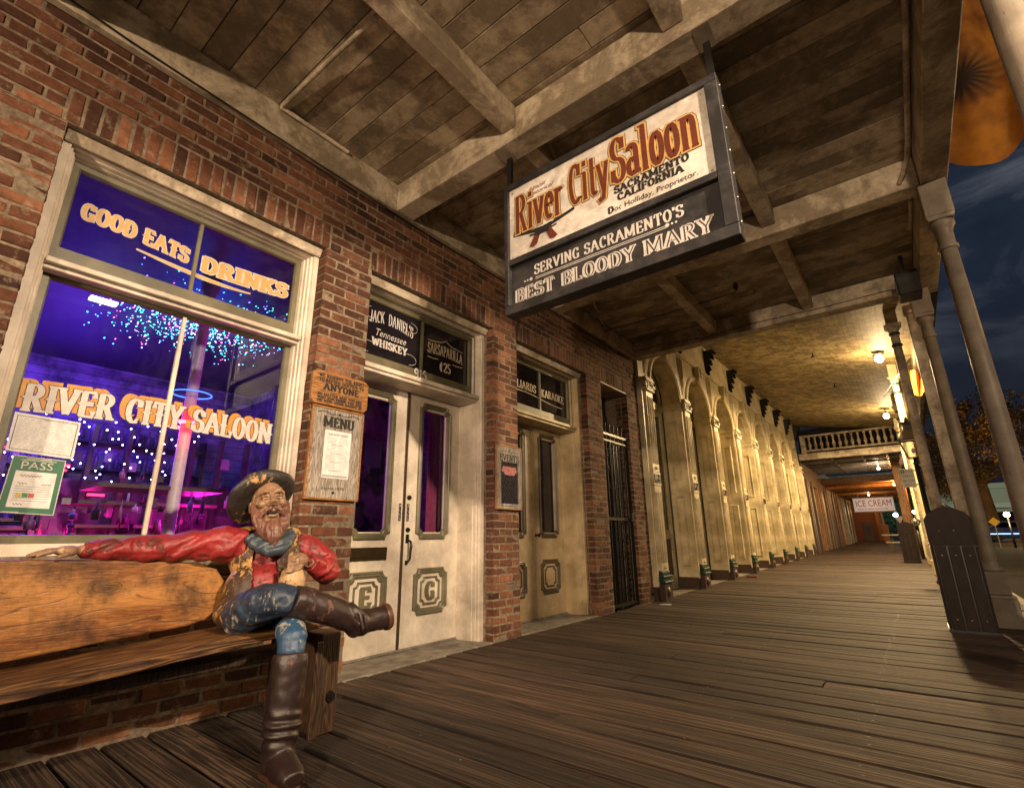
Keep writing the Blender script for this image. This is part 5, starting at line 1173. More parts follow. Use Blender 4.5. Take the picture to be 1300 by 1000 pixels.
    for y_ in (4.14, 4.22, 4.30):
        t.add([(x+.003, y_-.008, 1.37), (x+.003, y_+.008, 1.37), (x+.003, y_+.006, 1.385), (x+.003, y_-.006, 1.385)], [(0, 1, 2, 3)])
        t.add([(x+.003, y_-.018, 1.43), (x+.003, y_+.018, 1.43), (x+.003, y_+.015, 1.52), (x+.003, y_, 1.56), (x+.003, y_-.015, 1.52)], [(0, 1, 2, 3, 4)])
    t.build('poster_figures', flat('poster_figure_print', (.10, .055, .05), .5), s)
    m = MB(); m.box(x+.0035, x+.006, 4.075, 4.375, 1.315, 1.755)
    m.build('plastic_sleeve', glass('plastic_sleeve_film', (1, 1, 1), 2.0, .12), s)
    # papers on the window
    def sheet(nm, lab, cs, mt, cat):
        t = thing(nm, cs[0], lab, cat); q = MB(); C4 = [Vector(c) for c in cs]
        q.add([c-XP*.002 for c in C4]+C4, [(0, 1, 2, 3), (7, 6, 5, 4), (0, 4, 5, 1), (1, 5, 6, 2), (2, 6, 7, 3), (3, 7, 4, 0)]); q.build('sheet', mt, t); return t
    gx = -.2455
    s = sheet('public_notice_sheet', 'white printed public notice taped inside the lower left of the big window', [(gx, .380, 1.428), (gx, .655, 1.410), (gx, .652, 1.618), (gx, .378, 1.632)], M['paper'], 'notice')
    t = MB(); rr = random.Random(3); x = gx+.001
    for r in range(16):
        z = 1.60-r*.0105; y = .40; 
        while y < (.63 if r > 4 else .62):
            w_ = rr.uniform(.008, .03)
            if not (r < 5 and .49 < y < .53): t.add([(x, y, z-(y-.4)*.05), (x, min(.635, y+w_), z-(y-.4)*.05), (x, min(.635, y+w_), z+.002-(y-.4)*.05), (x, y, z+.002-(y-.4)*.05)], [(0, 1, 2, 3)])
            y += w_+.006
    plain_text(t, 'PUBLIC NOTICE OF APPLICATION', (x+.001, .50, 1.604), YP, ZP, XP, .14, .010)
    t.build('print', M['inkgrey'], s)
    t = MB(); L = [[(x, a+m, b+m*s1) for a, b, s1 in ((.39, 1.437, 1),)] for m in (0,)]
    for (a, b, c, d) in ((.392, 1.44, .642, 1.425), (.392, 1.615, .640, 1.603)): ribbon(t, [(a, b), (c, d)], .0015, (x, 0, 0), YP, ZP, XP)
    for (a, b, d) in ((.392, 1.44, 1.615), (.641, 1.425, 1.603)): ribbon(t, [(a, b), (a, d)], .003, (x, 0, 0), YP, ZP, XP)
    t.build('border', M['ink'], s)
    s = sheet('pass_card', 'green food inspection card reading PASS taped below the public notice', [(gx, .405, 1.118), (gx, .630, 1.106), (gx, .628, 1.398), (gx, .415, 1.408)], M['pgreen'], 'notice')
    t = MB(); t.add([(x, .436, 1.145), (x, .605, 1.14), (x, .603, 1.325), (x, .440, 1.33)], [(0, 1, 2, 3)]); t.build('white_field', M['paper'], s)
    t = MB(); plain_text(t, 'PASS', (x+.001, .455, 1.340), YP, ZP, XP, .125, .040)
    for a, b, w_ in ((.47, 1.392, .10), (.45, 1.384, .14), (.43, 1.118, .06)): t.add([(x, a, b), (x, a+w_, b), (x, a+w_, b+.004), (x, a, b+.004)], [(0, 1, 2, 3)])
    ribbon(t, [(.407, 1.12), (.417, 1.405)], .004, (x, 0, 0), YP, ZP, XP); ribbon(t, [(.627, 1.108), (.626, 1.396)], .004, (x, 0, 0), YP, ZP, XP); ribbon(t, [(.407, 1.119), (.629, 1.108)], .004, (x, 0, 0), YP, ZP, XP); ribbon(t, [(.415, 1.406), (.627, 1.397)], .004, (x, 0, 0), YP, ZP, XP)
    t.build('lettering', M['wletter'], s)
    t = MB(); x += .0008
    for k, z in enumerate((1.305, 1.265, 1.16)):
        ribbon(t, [(.46+.004*i, z+.006*math.sin(i*1.9+k)) for i in range(22 if k == 0 else 10)], .0022, (x, 0, 0), YP, ZP, XP)
    ribbon(t, [(.55+.003*i, 1.262+.005*math.sin(i*2.3)) for i in range(14)], .002, (x, 0, 0), YP, ZP, XP)
    for i in range(7): t.add([(x, .45, 1.25-i*.012), (x, .59, 1.247-i*.012), (x, .59, 1.2485-i*.012), (x, .45, 1.2515-i*.012)], [(0, 1, 2, 3)])
    t.build('handwriting', M['ink'], s)
    for i, c in enumerate(((.5, .42, .12), (.06, .22, .1), (.45, .07, .06))): MB().add([(x+.001, .462+i*.024, 1.195), (x+.001, .484+i*.024, 1.194), (x+.001, .484+i*.024, 1.216), (x+.001, .462+i*.024, 1.217)], [(0, 1, 2, 3)]).build('colour_box', flat('printed_colour', c, .5), s)
wall_boards()
# ================================================================== BENCH
def bench():
    B = thing('bench', (.5, .6, 0), 'long varnished plank bench against the saloon wall under the window', 'bench')
    def T(y): return .072*(y-1.25)
    P = [(-.9, .555+T(-.9)), (1.14, .552), (1.23, .575), (1.28, .62), (1.30, .69), (1.285, .76), (1.24, .82), (1.15, .852), (1.0, .872), (.6, .893), (.42, .899), (.1, .905), (-.9, .915)]
    m = MB(); m.prism(P, (.30, 0, 0), YP, ZP, XP, .075); m.build('backrest', M['bench'], B, bevel=.012, seg=3)
    m = MB(); L = []; rr = random.Random(6)
    for i in range(20):
        y = -.9+2.56*i/19; z = .53+T(y); w = rr.uniform(-.008, .008)
        L.append([(.34, y, z-.055), (.34, y, z-.004), (.36, y, z), (.70+w, y, z+rr.uniform(-.002, .002)), (.726+w, y, z-.014), (.722+w, y, z-.055)])
    m.rings(L); m.add(L[0], [tuple(range(6))]); m.add(L[-1], [tuple(reversed(range(6)))]); m.build('seat', M['seatw'], B, bevel=.004)
    for y in (-.5, 1.655):
        m = MB(); m.box(.55, .775, y, y+.115, .0, .45+T(y)); m.build('leg', M['benchleg'], B, bevel=.006)
        m = MB(); m.box(.24, .36, y, y+.1, .0, .44+T(y)); m.build('leg', M['benchleg'], B, bevel=.006)
        if y > 0:
            m = MB(); m.tube([(.776, y+.075, .17), (.786, y+.075, .17)], [.03, .024], 14); m.tube([(.787, y+.075, .17), (.792, y+.075, .17)], [.010, .008], 10); m.build('iron_rosette', M['iron'], B)
            m = MB(); m.box(.775, .80, y-.045, y+.0, .0, .42+T(y)); m.build('brace', M['benchleg'], B, bevel=.006)
    m = MB(); m.box(.23, .30, 1.60, 1.69, .45, .92); m.build('back_post', M['benchleg'], B, bevel=.006)
    m = MB(); m.box(.36, .55, -.5, 1.7, .36, .40); m.build('seat_rail', M['benchleg'], B)
bench()
# ================================================================== COWBOY STATUE
def worn(name, c, c2, wc, thr=.60, rough=.32, sc=9, bs=.35, spec=.6):
    t = NT(name); n = t.noise(sc, 6, .7); a = t.ramp(t.noise(4, 5, .65), [(.3, c2), (.65, c)])
    f = t.noise(40, 4, .7); a = t.mix(1.0, a, t.ramp(f, [(.3, .7), (.7, 1.2)]), 'MULTIPLY')
    vg = t.mapping((14, 14, 3)); g = t.noise(3, 6, .75, vg)
    m = t.ramp(t.math('ADD', t.math('MULTIPLY', n, .7), t.math('MULTIPLY', g, .3)), [(thr-.015, 0.0), (thr+.015, 1.0)])
    a = t.mix(m, a, wc)
    return t.fin(a, rough, 0, t.math('SUBTRACT', t.math('ADD', g, t.math('MULTIPLY', f, .4)), t.math('MULTIPLY', m, .8)), bs, .004, spec)
def blob(nm, mb, vox, mat_, parent, smooth=6, disp=None, cut=None, solid=0):
    o = mb.build(nm, mat_, parent); 
    r = o.modifiers.new('r', 'REMESH'); r.mode = 'VOXEL'; r.voxel_size = vox; r.use_smooth_shade = True
    s = o.modifiers.new('s', 'SMOOTH'); s.iterations = smooth; s.factor = .5
    apply_mods(o); me = o.data
    if me.materials[0] is None if len(me.materials) else True:
        me.materials.clear(); me.materials.append(mat_)
    L = wloc(o)
    bm = bmesh.new(); bm.from_mesh(me); bm.normal_update()
    if cut:
        dl = [f for f in bm.faces if cut(f.calc_center_median()+L)]; bmesh.ops.delete(bm, geom=dl, context='FACES')
        for _ in range(2): bmesh.ops.smooth_vert(bm, verts=[v for v in bm.verts if v.is_boundary], factor=.5, use_axis_x=True, use_axis_y=True, use_axis_z=True)
    if disp:
        bm.normal_update()
        for v in bm.verts: v.co += v.normal*disp(v.co+L, v.normal)
    for f in bm.faces: f.smooth = True
    bm.to_mesh(me); bm.free()
    if solid:
        q = o.modifiers.new('q', 'SOLIDIFY'); q.thickness = solid; q.offset = 1
    return o
def fold(freq, amp, ax, soft=.5):
    ax = Vector(ax)
    def f(p, n):
        w = noise.noise(p*9)*1.6+noise.noise(p*23)*.5
        s = math.sin(p.dot(ax)*freq+w*2.2)
        return amp*(abs(s)**soft*(1 if s > 0 else -1))+noise.noise(p*45)*amp*.35
    return f
def statue():
    skin = worn('statue_skin_paint', (.40, .25, .15), (.22, .115, .07), (.56, .40, .23), .58, .42, 14, .65)
    redc = worn('statue_red_paint', (.36, .030, .032), (.20, .014, .018), (.12, .025, .02), .57, .42, 7, .8)
    vest = worn('statue_vest_paint', (.085, .045, .028), (.055, .03, .02), (.50, .29, .09), .515, .5, 6, .6)
    jeans = worn('statue_jeans_paint', (.03, .055, .10), (.016, .026, .05), (.45, .40, .31), .60, .42, 2.6, .65)
    jeanb = worn('statue_blue_knee_paint', (.04, .11, .22), (.02, .06, .14), (.42, .42, .36), .55, .42, 8, .6)
    boot = worn('statue_boot_paint', (.034, .017, .015), (.020, .011, .010), (.14, .055, .04), .60, .42, 8, .65, .7)
    sole = worn('statue_sole_paint', (.12, .05, .03), (.07, .03, .02), (.3, .17, .09), .58, .4, 8)
    hatm = worn('statue_hat_paint', (.035, .03, .028), (.02, .018, .017), (.48, .27, .08), .585, .45, 6, .5)
    scarf = worn('statue_scarf_paint', (.065, .095, .125), (.035, .05, .068), (.25, .26, .26), .64, .45, 8)
    beardm = worn('statue_beard_paint', (.22, .10, .07), (.13, .06, .045), (.36, .22, .14), .6, .4, 9, .6)
    knob = worn('statue_stump_paint', (.07, .04, .025), (.05, .028, .018), (.50, .33, .17), .42, .45, 7)
    T = thing('cowboy_statue', (.6, 1.4, .5), 'painted wooden cowboy statue sitting cross-legged on the bench with one arm along its back', 'statue')
    # --- head frame: F forward, Lf to his left, Up
    F = Vector((.93, -.30, .22)).normalized(); Lf = Vector((0, 0, 1)).cross(F).normalized(); Up = F.cross(Lf)
    Lf, Up = (Lf*math.cos(.10)+Up*math.sin(.10)), (Up*math.cos(.10)-Lf*math.sin(.10))
    HC = Vector((.51, 1.412, 1.150)); KH = 1.24; R3 = Matrix((F, Lf, Up)).transposed()
    H = lambda a, b, c: HC+F*a+Lf*b+Up*c
    def scl(mb):
        mb.v = [tuple(HC+(Vector(v)-HC)*KH) for v in mb.v]
    m = MB()
    m.ell(H(-.01, 0, .02), (.088, .072, .098), R3, 20); m.ell(H(.028, 0, -.035), (.055, .055, .07), R3, 16)
    m.tube([H(.072, 0, .035), H(.100, 0, .0), H(.108, 0, -.014)], [.009, .014, .018], 8)
    for s in (-1, 1):
        m.ell(H(.088, s*.014, -.014), (.012, .011, .010), R3, 8)
        m.tube([H(.076, s*.008, .046), H(.084, s*.030, .050), H(.066, s*.052, .040)], [.009, .0115, .007], 8)
        m.ell(H(.066, s*.030, .024), (.016, .016, .010), R3, 10)
        m.ell(H(.064, s*.040, -.006), (.024, .020, .018), R3, 10)
        m.ell(H(-.005, s*.076, .0), (.016, .008, .028), R3, 10)
        m.ell(H(.078, s*.029, .0165), (.006, .014, .004), R3, 8)
    m.tube([H(.080, -.025, -.034), H(.092, 0, -.040), H(.080, .025, -.034)], [.005, .008, .005], 8)
    m.tube([H(.082, -.020, -.062), H(.090, 0, -.066), H(.082, .020, -.062)], [.005, .007, .005], 8)
    scl(m)
    m.tube([(.49, 1.43, 1.11), (.47, 1.44, 1.02), (.46, 1.45, .95)], [.055, .058, .07], 14)
    m.ell((.46, 1.46, .86), (.10, .15, .15)); m.ell((.49, 1.42, .70), (.10, .13, .13))
    m.tube([(.44, 1.32, .94), (.40, 1.16, .945), (.37, 1.0, .935), (.35, .83, .928), (.345, .70, .930), (.342, .645, .928)], [.06, .05, .04, .034, .028, .026], 10)
    m.tube([(.48, 1.58, .95), (.56, 1.70, .86), (.64, 1.70, .80), (.72, 1.60, .83), (.76, 1.54, .85)], [.06, .045, .04, .03, .028], 10)
    # right hand, palm down on the backrest
    m.ell((.344, .605, .930), (.040, .052, .024)); 
    for k, (dx, l, dz) in enumerate(((-.026, .085, 0), (-.010, .105, .002), (.006, .10, .004), (.021, .082, .002))):
        b = Vector((.344+dx, .578, .930)); e = Vector((.344+dx*1.5, .578-l, .908+dz))
        m.tube([b, b+(e-b)*.35+ZP*.008, b+(e-b)*.7+ZP*.005, e], [.0135, .0135, .012, .009], 8)
    m.tube([(.372, .625, .925), (.398, .595, .915), (.408, .562, .905)], [.012, .011, .008], 8)
    # left fist on the stump
    c = Vector((.775, 1.475, .862)); m.ell(c, (.042, .052, .040))
    for k in range(4):
        z = .885-k*.017; m.tube([(.772, 1.452, z+.002), (.808, 1.440, z), (.822, 1.418, z-.006), (.800, 1.402, z-.010)], [.0125, .0145, .0135, .010], 8)
    m.tube([(.79, 1.49, .845), (.815, 1.455, .822), (.818, 1.412, .812), (.812, 1.385, .812)], [.012, .0115, .010, .008], 8)
    body = blob('body', m, .0042, skin, T, 1, lambda p, n: noise.noise(p*70)*.0012)
    # eyes and mouth
    m = MB(); m.tube([H(.0905, -.020, -.050), H(.0955, 0, -.053), H(.0905, .020, -.050)], [.003, .0065, .003], 8)
    scl(m); m.build('mouth', M['ink'], T)
    m = MB()
    for s in (-1, 1): m.tube([H(.0795, s*.016, .0235), H(.0835, s*.030, .0225), H(.0765, s*.044, .0215)], [.001, .0022, .001], 6)
    scl(m); m.build('eyelid_line', M['ink'], T)
    # beard
    m = MB(); rr = random.Random(12)
    for s in (-1, 1): m.tube([H(.02, s*.068, .01), H(.045, s*.060, -.05), H(.055, s*.045, -.10), H(.050, s*.020, -.155)], [.012, .022, .028, .02], 8)
    m.tube([H(.072, 0, -.082), H(.072, 0, -.12), H(.070, .0, -.160), H(.066, 0, -.190)], [.026, .038, .036, .016], 10)
    for s in (-1, 1): m.tube([H(.100, s*.004, -.030), H(.092, s*.030, -.042), H(.074, s*.050, -.068)], [.008, .011, .007], 8)
    scl(m); blob('beard', m, .005, beardm, T, 2, lambda p, n: .0032*math.sin(p.dot(Lf)*230+noise.noise(p*25)*4)*.8+noise.noise(p*60)*.0015)
    # hat
    U = (Up*.78-F*.62+Lf*-.34).normalized(); A1 = U.cross(Lf).normalized(); B1 = U.cross(A1)
    hc = HC-F*.045+Up*.060+Vector((0, -.030, 0)); m = MB(); L = []; n = 40
    def brim(r, dz, t, dr=0):
        ring = []
        for k in range(n):
            a = 2*PI*k/n; lift = .030*max(0, math.cos(2*a))*((r/.2)**2)-.012
            rr_ = r*(1+.04*math.sin(3*a+1)); ring.append(hc+A1*math.cos(a)*rr_*.94+B1*math.sin(a)*rr_*1.04+U*(dz+lift*(r/.2)**2))
        return ring
    prof = [(.075, .005), (.11, -.008), (.15, -.010), (.178, .004), (.188, .020), (.180, .036), (.165, .034), (.14, .020), (.105, .018), (.092, .03), (.088, .08), (.072, .115), (.04, .112), (.005, .10)]
    L = [brim(r, z, 0) for r, z in prof]; m.rings(L, 0, True, True); m.add(L[0], [tuple(range(n))]); m.add(L[-1], [tuple(range(n))])
    blob('hat', m, .006, hatm, T, 3, lambda p, n_: noise.noise(p*16)*.006+noise.noise(p*50)*.0012)
    # scarf
    m = MB(); P = [H(-.04, -.082, -.085), H(.0, -.086, -.125), H(.035, -.066, -.172), H(.055, -.02, -.208), H(.058, .03, -.206), H(.035, .075, -.165), H(.0, .095, -.115), H(-.05, .07, -.075), H(-.07, 0, -.06), H(-.04, -.082, -.085)]
    m.tube(P, [.018, .020, .024, .027, .027, .025, .021, .018, .017, .018], 12, cap=False); m.tube([H(.0, -.07, -.13), H(.05, -.03, -.19), H(.055, .03, -.19), H(.0, .075, -.13)], [.024, .028, .028, .024], 10)
    scl(m); blob('scarf', m, .007, scarf, T, 2, fold(120, .0040, (U.x, U.y, U.z)))
    # shirt: torso core and sleeves
    TF = Vector((.95, -.30, .05)).normalized(); TL = Vector((-TF.y, TF.x, 0)).normalized()
    m = MB(); RT = Matrix((TF, TL, TF.cross(TL))).transposed()
    m.ell((.475, 1.455, .87), (.115, .172, .15), RT, 20); m.ell((.53, 1.405, .70), (.125, .150, .16), RT, 20); m.tube([(.47, 1.44, .95), (.48, 1.43, 1.03)], [.085, .06], 12)
    shirt = blob('shirt', m, .009, redc, T, 5, fold(60, .003, (.2, 1, .3)))
    m = MB(); m.tube([(.45, 1.33, .945), (.425, 1.24, .95), (.395, 1.12, .945), (.37, .98, .935), (.355, .84, .930), (.348, .72, .930), (.345, .655, .930)], [.086, .094, .078, .066, .056, .047, .042], 14)
    blob('sleeve', m, .0055, redc, T, 3, fold(75, .0052, (.2, .55, -.80), .6))
    m = MB(); m.tube([(.48, 1.56, .955), (.53, 1.66, .91), (.60, 1.735, .835), (.66, 1.72, .79), (.72, 1.635, .815), (.755, 1.555, .845)], [.075, .082, .078, .072, .056, .040], 14)
    blob('sleeve', m, .0055, redc, T, 3, fold(75, .0052, (.6, -.2, .8), .6))
    m = MB()
    for q in (0, .012): m.tube([(.76-.0, 1.545+q, .826), (.775, 1.54+q, .85), (.755, 1.535+q, .882), (.73, 1.54+q, .852), (.76, 1.545+q, .826)], .006, 6, cap=False)
    m.build('cuff', redc, T)
    # vest shell, open down the front
    m = MB(); m.ell((.475, 1.455, .875), (.128, .188, .155), RT, 20); m.ell((.525, 1.405, .71), (.138, .165, .15), RT, 20); m.ell((.56, 1.38, .61), (.155, .185, .10), RT, 20)
    for sx in (-1, 1): m.tube([Vector((.455, 1.452, 1.00))+TL*sx*.05, Vector((.455, 1.452, .985))+TL*sx*.13, Vector((.45, 1.452, .93))+TL*sx*.165], [.045, .048, .04], 10)
    C0 = Vector((.50, 1.43, .8))
    def cut(p):
        d = p-C0; u = d.dot(TL); f = d.dot(TF); w = .058+.05*max(0, (p.z-.93)*8)-.0*(p.z)
        if f > 0 and abs(u+.012) < w: return True
        if p.z < .545+.25*max(0, -u-.05)*0: return True
        if abs(u) > .165 and .86 < p.z < .985 and abs(f) < .09: return True
        return p.z > 1.035
    blob('vest', m, .009, vest, T, 5, lambda p, n: noise.noise(p*30)*.0025, cut, .010)
    m = MB()
    for i in range(5): q = C0+TF*(.118+.012*i if i < 3 else .142)+TL*-.012; q.z = .93-i*.055; m.ell(q, (.006, .007, .007), n=8)
    m.build('shirt_button', redc, T)
    m = MB(); m.tube([C0+TF*.135+TL*-.04+ZP*-.20, C0+TF*.16+ZP*-.215, C0+TF*.135+TL*.06+ZP*-.20], .014, 8); m.build('belt', boot, T)
    # trousers
    m = MB(); m.ell((.57, 1.39, .60), (.15, .165, .085), RT, 18)
    m.tube([(.60, 1.29, .60), (.72, 1.27, .635), (.84, 1.285, .68), (.93, 1.315, .695), (.975, 1.365, .685)], [.092, .092, .086, .072, .058], 16)
    m.tube([(.60, 1.49, .58), (.75, 1.47, .575), (.90, 1.40, .56)], [.085, .075, .06], 14)
    blob('trousers', m, .0065, jeans, T, 4, fold(60, .0045, (.7, -.5, .6)))
    m = MB(); m.tube([(.88, 1.40, .555), (.96, 1.365, .550), (1.015, 1.345, .525), (1.03, 1.335, .48), (1.03, 1.335, .43)], [.06, .066, .066, .060, .055], 16)
    blob('knee_patch', m, .007, jeanb, T, 4, fold(60, .002, (0, 0, 1)))
    # planted boot
    m = MB(); m.tube([(1.03, 1.335, .472), (1.035, 1.332, .44), (1.04, 1.328, .34), (1.045, 1.322, .25), (1.05, 1.318, .19), (1.052, 1.315, .14), (1.05, 1.313, .07), (1.05, 1.312, .03)], [.074, .079, .077, .073, .078, .070, .066, .064], 20)
    m.ell((1.05, 1.313, .06), (.072, .06, .06)); m.tube([(1.06, 1.312, .065), (1.13, 1.302, .060), (1.20, 1.292, .050), (1.240, 1.287, .042)], [(.062, .058), (.055, .060), (.044, .056), (.030, .042)], 14, up=(0, 0, 1))
    def bw(p, n):
        k = math.exp(-((p.z-.19)/.07)**2); return .0075*k*math.sin(p.z*120+p.y*30+noise.noise(p*10)*3)+noise.noise(p*28)*.0025
    blob('boot', m, .007, boot, T, 4, bw)
    m = MB(); m.prism([(.985, 1.27), (1.0, 1.262), (1.06, 1.262), (1.14, 1.245), (1.22, 1.25), (1.262, 1.283), (1.225, 1.325), (1.14, 1.352), (1.06, 1.364), (1.0, 1.362), (.985, 1.35)], (0, 0, .0), XP, YP, ZP, .020); m.build('boot_sole', sole, T, bevel=.006)
    # crossed boot
    m = MB(); m.tube([(.965, 1.355, .690), (.975, 1.40, .676), (.99, 1.48, .648), (1.0, 1.56, .618), (1.008, 1.63, .588), (1.012, 1.68, .565)], [.070, .073, .070, .067, .066, .068], 18)
    m.ell((1.012, 1.70, .548), (.06, .066, .066)); m.tube([(1.015, 1.70, .552), (1.02, 1.76, .556), (1.024, 1.82, .560), (1.026, 1.865, .562)], [.064, .058, .060, .060], 16)
    def cw(p, n):
        k = math.exp(-((p.y-1.67)/.06)**2); return .007*k*math.sin(p.y*110+p.z*40+noise.noise(p*10)*3)+noise.noise(p*28)*.0025
    blob('boot', m, .007, boot, T, 4, cw)
    m = MB(); m.tube([(1.024, 1.856, .560), (1.027, 1.872, .563), (1.031, 1.888, .566)], [(.068, .064), (.070, .066), (.062, .058)], 18); m.build('boot_sole', sole, T, bevel=.004)
    m = MB()
    m.tube([(1.02, 1.650, .655), (1.075, 1.665, .60), (1.078, 1.685, .53)], .008, 6); m.build('boot_strap', boot, T)
    # stump that the fist rests on
    m = MB(); m.tube([(.765, 1.455, .60), (.768, 1.452, .70), (.77, 1.450, .77), (.772, 1.448, .815), (.774, 1.447, .835)], [.054, .062, .064, .052, .024], 16)
    blob('wooden_stump', m, .006, knob, T, 3, lambda p, n: noise.noise(p*22)*.003)
statue()
# ================================================================== TRASH CANS
def trash(x0, x1, y0, depth, z0, H, label, gp, plast, bolts=True):
    t = thing('trash_can', ((x0+x1)/2, y0+depth/2, z0), label, 'trash can', 'slatted trash cans along the walk')
    m = MB(); m.box(x0+.01, x1-.01, y0+.015, y0+depth-.015, z0+.02, z0+H*.68); m.build('liner', M['black'], t)
    xm = (x0+x1)/2; n = 3; w = (x1-x0-.02)/n
    for yy, s in ((y0, 1), (y0+depth-.02, -1)):
        for i in range(n): MB().box(x0+.012+i*w+.004, x0+.008+(i+1)*w-.004, yy, yy+.02, z0+.03, z0+H*.675).build('slat', plast, t, bevel=.004)
    for xx in (x0-.012, x1-.008):
        for i in range(n): ww = (depth-.05)/n; MB().box(xx, xx+.02, y0+.025+i*ww+.004, y0+.025+(i+1)*ww-.004, z0+.03, z0+H*.675).build('slat', plast, t, bevel=.004)
    m = MB(); P = [(x0-.014, H*.68), (x1+.014, H*.68), (x1+.014, H*.90), (x1-.02, H*.945), (xm+.07, H*.985), (xm, H), (xm-.07, H*.985), (x0+.02, H*.945), (x0-.014, H*.90)]
    m.prism(P, (0, y0-.006, z0), XP, ZP, YP, .022); m.build('end_panel', plast, t, bevel=.003); m = MB(); m.prism(P, (0, y0+depth-.016, z0), XP, ZP, YP, .022); m.build('end_panel', plast, t, bevel=.003)
    m = MB(); Q = P[3:]; 
    for i in range(2, len(P)-1):
        a, b = P[i], P[i+1]; m.hexa([(a[0], y0+.0165, z0+a[1]-.016), (b[0], y0+.0165, z0+b[1]-.016), (b[0], y0+depth-.0165, z0+b[1]-.016), (a[0], y0+depth-.0165, z0+a[1]-.016)], [(a[0], y0+.0165, z0+a[1]-.001), (b[0], y0+.0165, z0+b[1]-.001), (b[0], y0+depth-.0165, z0+b[1]-.001), (a[0], y0+depth-.0165, z0+a[1]-.001)])
    m.build('hood', plast, t)
    m = MB(); m.box(x0-.02, x0-.0145, y0+.05, y0+depth-.05, z0+H*.68, z0+H*.7); m.build('rim_strip', M['steel'], t)
    m = MB()
    if bolts:
        for i in range(n):
            for zz in (.10, .60): m.ell((x0+.01+(i+.5)*w, y0-.001, z0+H*zz), (.007, .003, .007), n=8)
        for a in (x0+.09, xm+.03): m.ell((a, y0-.007, z0+H*.80), (.008, .003, .008), n=8)
        m.build('bolt', M['steel'], t)
    MB().box(x0-.02, x1+.02, y0-.01, y0+depth+.01, z0, z0+.03).build('base_plate', M['black'], t)
def plastic():
    t = NT('dark_brown_plastic_lumber'); n = t.noise(6, 5, .6, t.mapping((3, 3, 1))); return t.fin(t.ramp(n, [(.3, (.012, .0065, .005)), (.7, (.024, .014, .011))]), .6, 0, n, .15, .003, .25)
PL = plastic()
trash(3.475, 3.825, 7.05, .42, .0, 1.235, 'large dark brown slatted trash can with arched hood at the foot of the near column', '', PL)
trash(2.955, 3.33, 19.3, .45, fz(19.3)+.02, 1.15, 'small distant slatted trash can beside the far columns', '', PL, False)
# ================================================================== GAS LANTERN AND PARKING SIGN
def lantern(x, y, zl, label, full=True, lit=False, s=1.0):
    t = thing('gas_lantern', (x, y, -.3), label, 'street lamp', 'gas lanterns on posts')
    bl = M['black']
    m = MB(); m.lathe([(.12, -.3), (.12, .1), (.07, .2), (.06, .8), (.075, .82), (.045, .86), (.04, zl-.35), (.06, zl-.34), (.035, zl-.30), (.03, zl-.22)], (x, y, 0), 14); m.build('post', bl, t)
    hb, ht = .085*s, .165*s; z0, z1 = zl-.22, zl+.12*s
    c4 = lambda h, z: [(x-h, y-h, z), (x+h, y-h, z), (x+h, y+h, z), (x-h, y+h, z)]
    m = MB(); A, B = c4(hb, z0), c4(ht, z1)
    for i in range(4): m.tube([A[i], B[i]], .010, 6); m.tube([B[i], B[(i+1) % 4]], .012, 6); m.tube([A[i], A[(i+1) % 4]], .010, 6)
    m.build('cage', bl, t)
    m = MB(); 
    for i in range(4):
        j = (i+1) % 4; m.add([A[i], A[j], B[j], B[i]], [(0, 1, 2, 3)])
    m.build('pane', glass('lantern_glass', (.9, .88, .85), 2.0, .15, .25), t)
    m = MB(); m.add(c4(ht*1.08, z1+.012)+c4(.075*s, z1+.17*s), [(0, 1, 5, 4), (1, 2, 6, 5), (2, 3, 7, 6), (3, 0, 4, 7), (3, 2, 1, 0)]); m.build('roof', M['steel'], t)
    m = MB(); slr(m, [(.07*s, z1+.171*s), (.07*s, z1+.27*s)], (x, y), 0); slr(m, [(.11*s, z1+.271*s), (.085*s, z1+.31*s)], (x, y), 0); m.lathe([(.04, z1+.311*s), (.03, z1+.36*s), (.02, z1+.39*s), (.002, z1+.43*s)], (x, y, 0), 10); m.build('chimney', bl, t)
    m = MB(); m.ell((x, y, z0+.14), (.03, .03, .055), n=10)
    m.build('mantle', emis('lit_mantle', (1, .8, .55), 25) if lit else M['paper'], t)
lantern(3.62, 12.6, 2.62, 'black gas lantern with a tapered glass head beyond the brown arcade column', s=1.15)
lantern(4.62, -5.15, 2.70, 'lit gas lantern on the kerb behind the viewer', lit=True)
def tall_lamp():
    t = thing('street_lamp', (7.4, .6, -.34), 'tall shaded street lamp standing in the road edge to the right of the viewer', 'street lamp')
    MB().lathe([(.10, -.34), (.09, .3), (.05, .5), (.04, 4.55)], (7.75, .6, 0), 12).build('post', M['black'], t); MB().tube([(7.75, .6, 4.5), (7.6, .6, 4.75), (7.4, .6, 4.74)], .025, 8).build('arm', M['black'], t)
    MB().lathe([(.26, 4.52), (.20, 4.60), (.07, 4.70), (.04, 4.76)], (7.4, .6, 0), 18).build('shade', M['iron'], t)
    b = thing('fill_light_stand', (3.6, -2.3, 0), 'added low globe on a short post behind the viewer, body for the fill light', 'lamp'); MB().lathe([(.07, .0), (.05, .1), (.04, 1.2)], (3.6, -2.3, 0), 12).build('post', M['black'], b); MB().ell((3.6, -2.3, 1.27), (.08, .08, .08), n=12).build('globe', emis('fill_stand_globe_glow', (1, .75, .5), 6), b)  # post and globe added as a body for the unseen walkway fill
tall_lamp()
